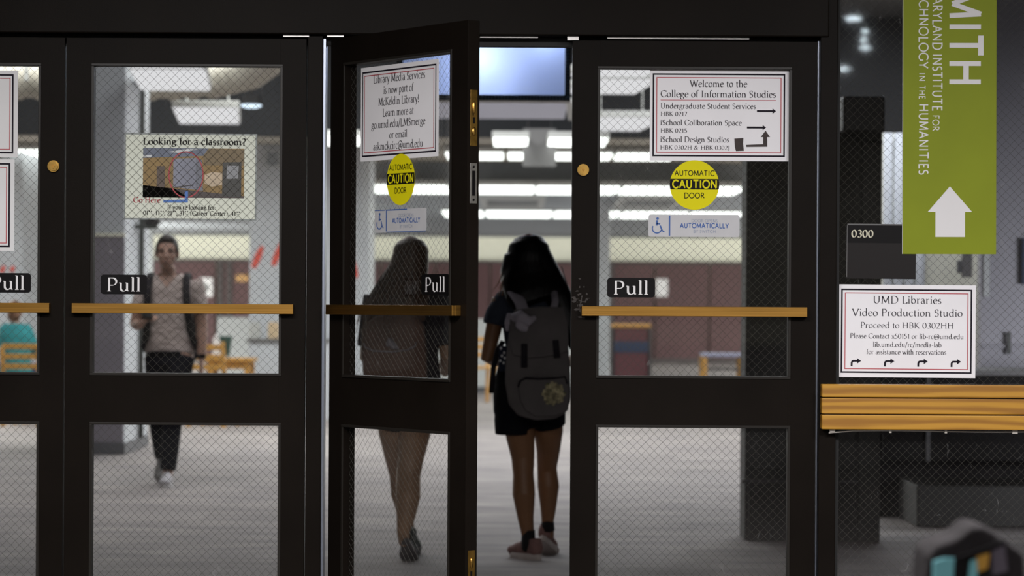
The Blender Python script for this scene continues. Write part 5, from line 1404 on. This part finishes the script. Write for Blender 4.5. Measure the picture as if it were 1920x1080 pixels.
for (xt, yt, xb, yb) in ((962, 545, 982, 586), (1038, 548, 1036, 584)):
    st_ = MB().tube([(ax(xt - (8 if xt < 1000 else -8)), .05, az(545)), (ax(xt - (4 if xt < 1000 else -4)), -.01, az(538)), (ax(xt), -.105, az(548)), (ax((xt + xb) / 2 + 3), -.155, az(565)), (ax(xb), -.20, az(yb))], [(.030 if xt < 1000 else .018, .009)] * 5, 10, ref=(1, 0, 0))
    part('shoulder_strap', st_, lgrey, wa, 'light grey padded strap', smooth=True)
st_ = MB().tube([(ax(944), -.10, az(640)), (ax(934), -.13, az(655)), (ax(926), -.14, az(690)), (ax(923), -.14, az(736))], [(.013, .004)] * 4, 8)
part('hanging_strap', st_, blk, pk, 'loose black strap end', smooth=True)
sp_ = MB().box(ax(936), ax(951), -.22, -.14, az(695), az(648), .008)
sd = part('side_pocket', sp_, cloth('navy_print', (.015, .018, .035), .8), pk, 'navy printed side pouch')
dots = MB()
for (x, y) in ((940, 652), (946, 660), (942, 666), (947, 670), (939, 675), (945, 679)): dots.ball((ax(x), -.222, az(y)), (.005, .002, .007), 8, 5)
part('pouch_print', dots, M['whitev'], sd)

# ---- woman behind the open door's glass
wX, wY = (765 - 960) / 384.2, 13.7
def bx_(px): return (px - 765) / 384.2
def bz(py): return EYE - (py + 1.1 - 572) / 384.2
wb = thing('person', 'woman with long brown hair seen from behind through the open door glass', 'person', (wX, wY, 0))
b = MB()
head_mb(b, (bx_(770), .03, bz(484)), 1, .95, -.35)
b.tube([(bx_(768), .02, bz(505)), (bx_(766), .01, bz(530)), (bx_(765), 0, bz(550))], [(.045, .048), (.047, .048), (.07, .06)], 14)
b.tube([(bx_(763), 0, z) for z in (1.31, 1.25, 1.12, 1.0, .88, .76, .70)], [(.11, .06), (.15, .085), (.14, .085), (.12, .08), (.14, .095), (.16, .11), (.13, .10)], 20)
sl = Vector((bx_(700), 0, bz(566))); el = Vector((bx_(688), -.02, bz(672))); w1 = Vector((bx_(700), .20, bz(690)))
sr = Vector((bx_(826), 0, bz(562))); er = Vector((bx_(838), -.01, bz(668))); w2 = Vector((bx_(834), .18, bz(700)))
for (s_, e_, w_) in ((sl, el, w1), (sr, er, w2)):
    b.tube([s_.lerp(Vector((0, 0, 1.27)), .5), s_, s_.lerp(e_, .5), e_, e_.lerp(w_, .4), w_], [.045, .047, .040, .034, .034, .023], 12)
hand_mb(b, w1, (.5, .8, .1), (0, -.2, 1), .88, .5, -1); hand_mb(b, w2, (-.4, .8, .1), (0, -.2, 1), .88, .5, 1)
b.tube([(bx_(742), .0, .80), (bx_(738), .06, .62), (bx_(742), .14, .50), (bx_(748), .20, .41), (bx_(752), .22, .31), (bx_(760), .24, .19), (bx_(766), .25, .12), (bx_(768), .29, .06)],
       [.09, .074, .058, .052, .054, .038, .029, .03], 16)
b.tube([(bx_(785), 0, .80), (bx_(779), -.01, .62), (bx_(772), -.01, .50), (bx_(768), -.02, .42), (bx_(768), -.07, .32), (bx_(764), -.09, .21), (bx_(760), -.10, .15), (bx_(762), -.06, .09)],
       [.09, .078, .064, .060, .062, .045, .032, .03], 16)
remeshed('body', b, skin_g, .0055, 5, wb)
brown = hair_mat('brown_hair', (.075, .040, .027), (.22, .120, .075), .45)
h = MB()
def hb(rows):
    h.tube([(bx_(c), y, bz(p)) for p, c, r_, y, d_ in rows], [(r_ / 384.2, d_) for p, c, r_, y, d_ in rows], 22)
hb([(447, 770, 12, .02, .03), (453, 770, 25, .02, .06), (465, 770, 33, .01, .085), (485, 769, 35, 0, .09), (505, 766, 38, -.01, .085), (530, 757, 44, -.03, .07), (560, 748, 50, -.07, .055), (595, 740, 54, -.10, .045), (630, 738, 50, -.14, .035), (655, 740, 36, -.15, .02)])
hb([(520, 740, 22, -.02, .06), (550, 725, 26, -.03, .06), (580, 713, 26, -.04, .055), (620, 703, 24, -.05, .05), (660, 698, 20, -.06, .04), (700, 697, 14, -.06, .03)])
remeshed('hair', h, brown, .006, 6, wb, 'long loose brown hair')
ssd = MB()
for k in range(22):
    x = 700 + random.uniform(-10, 14); y = 535 + random.uniform(0, 30)
    ssd.tube([(bx_(x + 22), -.06, bz(y - 22)), (bx_(x), -.07, bz(y + 14)), (bx_(x - random.uniform(6, 22)), -.07, bz(y + 50)), (bx_(x - random.uniform(8, 24)), -.07, bz(y + 75))], [.003, .003, .002, .001], 5)
part('stray_strands', ssd, brown, wb, smooth=True)
dkt = cloth('dark_grey_top', (.060, .055, .066), .85, .15, .5, 12)
c = MB()
c.tube([(bx_(763), 0, z) for z in (1.33, 1.30, 1.24, 1.12, 1.0, .88, .82)], [(.09, .06), (.14, .075), (.162, .10), (.158, .10), (.155, .10), (.17, .112), (.172, .115)], 24)
for (s_, e_) in ((sl, el), (sr, er)):
    c.tube([s_.lerp(Vector((0, 0, 1.27)), .5), s_ + Vector((0, 0, .004)), s_.lerp(e_, .5), s_.lerp(e_, .8)], [.056, .060, .055, .055], 16)
remeshed('top', c, dkt, .007, 4, wb, 'dark grey top')
c = MB()
c.tube([(bx_(763), 0, z) for z in (.90, .80, .72)], [(.165, .11), (.172, .12), (.168, .12)], 26)
c.tube([(bx_(742), .01, .76), (bx_(739), .05, .665)], [(.090, .10), (.088, .10)], 20); c.tube([(bx_(785), 0, .76), (bx_(782), .0, .665)], [(.092, .10), (.090, .10)], 20)
remeshed('shorts', c, shm, .007, 5, wb, 'dark shorts')
tb = cloth('brown_backpack_cloth', (.20, .125, .10), .8, .2, .45, 12)
bm2 = MB().prism([(bx_(x), bz(y)) for x, y in [(688, 640), (694, 605), (712, 592), (750, 588), (785, 592), (798, 610), (803, 660), (803, 715), (792, 740), (760, 748), (710, 744), (692, 730), (686, 690)]][::-1], -.30, -.11)
pk = remeshed('backpack', bm2, tb, .007, 9, wb, 'brown backpack')
zp_ = MB().tube([(bx_(x), -.312, bz(y)) for x, y in [(689, 643), (692, 650), (705, 656), (740, 658), (770, 654), (783, 647), (785, 640)]], .0036, 8)
part('zipper', zp_, lgrey, pk, 'curved zipper with its highlight in the pale colour', smooth=True)  # zipper's highlight is put into its pale colour
ck = MB().tube([(bx_(732), -.31, bz(645)), (bx_(736), -.33, bz(638)), (bx_(744), -.33, bz(647)), (bx_(752), -.31, bz(652))], [(.012, .014), (.02, .02), (.018, .016), (.008, .008)], 10)
remeshed('key_charm', ck, lgrey, .005, 3, pk, 'pale charm on the zipper')
part('shoulder_strap', MB().tube([(bx_(800), .05, bz(556)), (bx_(800), -.02, bz(548)), (bx_(796), -.09, bz(562)), (bx_(790), -.14, bz(600))], [(.022, .008)] * 4, 10), tb, wb, smooth=True)
gtop = mat('dark_teal_canvas', (.025, .035, .035), .7, var=.2); gsole = mat('grey_tread', (.12, .11, .12), .6)
shoe(wb, (bx_(770), .025, 0), -.12, .62, .25, gtop, gsole, 'dark sneaker on its toe, tread facing the camera')
shoe(wb, (bx_(772), .38, 0), -.1, .25, .25, gtop, gsole, 'farther dark sneaker')

# ---- seated person in teal far inside at the left
tY = 28.9; tS = F / tY
tX = (30 - 960) / tS
def tx(px): return (px - 30) / tS
def tz(py): return EYE - (py + 5.2 - 572) / tS
ps_ = thing('person', 'person in a teal top sitting at a table at the left picture edge', 'person', (tX, tY, 0))
b = MB()
HT = head_mb(b, (tx(26), .06, tz(585)), 1, .98)
b.tube([(tx(26), .05, tz(600)), (tx(28), .02, tz(614))], [.05, .06], 14)
b.tube([(tx(30), 0, z) for z in (tz(612), tz(625), tz(650), tz(680), .50)], [(.10, .07), (.16, .09), (.14, .09), (.14, .10), (.17, .12)], 18)
b.tube([(tx(10), .02, tz(616)), (tx(4), .05, tz(645)), (tx(2), .26, tz(668))], [.05, .042, .028], 12)
b.tube([(tx(48), .02, tz(616)), (tx(62), .03, tz(644)), (tx(50), .27, tz(668))], [.05, .042, .028], 12)
hand_mb(b, (tx(2), .26, tz(668)), (.2, 1, 0), (0, 0, -1), .95, .3, 1); hand_mb(b, (tx(50), .27, tz(668)), (-.2, 1, 0), (0, 0, -1), .95, .3, -1)
for s in (-1, 1): b.tube([(s * .09, 0, .52), (s * .10, .42, .52), (s * .10, .44, .10)], [.085, .06, .042], 12)
remeshed('body', b, skin_m, .008, 4, ps_)
teal = cloth('teal_fleece', (.035, .22, .24), .85, .15, .4, 10)
c = MB()
c.tube([(tx(30), 0, z) for z in (tz(606), tz(614), tz(628), tz(650), tz(680), .52)], [(.07, .06), (.13, .08), (.175, .105), (.16, .11), (.16, .12), (.18, .13)], 20)
c.tube([(tx(16), .02, tz(612)), (tx(8), .02, tz(618)), (tx(3), .05, tz(645)), (tx(3), .20, tz(660))], [.06, .062, .054, .045], 14)
c.tube([(tx(44), .02, tz(612)), (tx(50), .02, tz(620)), (tx(62), .03, tz(644)), (tx(54), .20, tz(660))], [.06, .062, .052, .045], 14)
remeshed('jacket', c, teal, .009, 4, ps_, 'teal long-sleeved top')
c = MB()
c.tube([(0, 0, .56), (0, .02, .46)], [(.175, .13), (.175, .13)], 18)
for s in (-1, 1): c.tube([(s * .09, 0, .52), (s * .10, .43, .52), (s * .10, .46, .10)], [.10, .075, .06], 12)
remeshed('trousers', c, cloth('denim', (.03, .04, .10), .85), .010, 4, ps_, 'blue trousers')
hr = MB().ball((0, -.02, .035), (.082, .10, .092)).ball((0, -.055, -.03), (.075, .055, .08)).moved(HT)
remeshed('hair', hr, brown, .008, 3, ps_, 'brown hair')
for s in (-1, 1): shoe(ps_, (s * .10, .56, 0), 0, 0, .26, gup, wsole)
st = thing('stool', 'plain wooden stool under the seated person in teal', 'stool', (tX, tY + .02, 0))
part('seat', MB().tube([(0, 0, .39), (0, 0, .42)], .17, 24), wood, st)
for k in range(4):
    a = R(45 + 90 * k); part('leg', MB().tube([(.14 * math.cos(a), .14 * math.sin(a), 0), (.10 * math.cos(a), .10 * math.sin(a), .39)], .018, 10), wood, st)

# ---- blurred bag in the foreground at lower right
gX, gY = (1832 - 960) / 1170.0, 4.5
gz0 = .62
bg = thing('sports_bag', 'out-of-focus grey bag with teal and yellow patches in the lower right foreground', 'bag', (gX, gY, gz0))
def gx(px): return (px - 1832) / 1170.0
def gz(py): return EYE - (py - 5 - 572) / 1170.0 - gz0
gcl = cloth('bag_grey', (.013, .011, .012), .8, .15, .5, 20)
o = [(1742, 1040), (1760, 1022), (1800, 1010), (1828, 984), (1850, 985), (1884, 1008), (1905, 1022), (1925, 1040), (1930, 1100), (1928, 1300), (1745, 1300), (1738, 1100)]
remeshed('bag_body', MB().prism([(gx(x), gz(min(y, 1300))) for x, y in o][::-1], .0, .16), gcl, .006, 8, bg)
tealp = mat('teal_patch', (.09, .26, .29), .6); yel = mat('amber_patch', (.28, .14, .006), .6)
def patch(nm, pts, m, lab=None, y=-.012):
    part(nm, MB().prism([(gx(x), gz(yy)) for x, yy in pts][::-1], y, .012), m, bg, lab)
patch('side_patch', [(1752, 1052), (1772, 1046), (1790, 1046), (1786, 1120), (1750, 1120)], tealp, 'pale teal patch')
patch('opening', [(1790, 1048), (1820, 1036), (1812, 1120), (1786, 1120)], M['blackv'], 'black opening')
patch('side_patch', [(1820, 1052), (1834, 1046), (1832, 1120), (1812, 1120)], tealp, 'pale teal patch')
patch('amber_patch', [(1830, 1034), (1856, 1030), (1852, 1064), (1834, 1072)], yel, 'amber patch', -.015)
patch('grey_patch', [(1860, 1030), (1884, 1022), (1890, 1070), (1862, 1078)], cloth('light_bag_patch', (.07, .06, .075), .8), 'light grey patch', -.014)
patch('dark_seam', [(1800, 1042), (1850, 1024), (1880, 1010), (1888, 1014), (1854, 1034), (1806, 1050)], M['blackv'], 'dark seam', -.017)
tbt = thing('side_stand', 'small dark stand carrying the grey bag in the foreground', 'stand', (gX, gY + .08, 0))
part('stand_top', MB().box(-.2, .2, -.15, .15, gz0 - .03, gz0, .005), M['charcoal2'], tbt)
for sx in (-.17, .17):
    for sy in (-.12, .12): part('leg', MB().box(sx - .015, sx + .015, sy - .015, sy + .015, 0, gz0 - .03), M['charcoal2'], tbt)
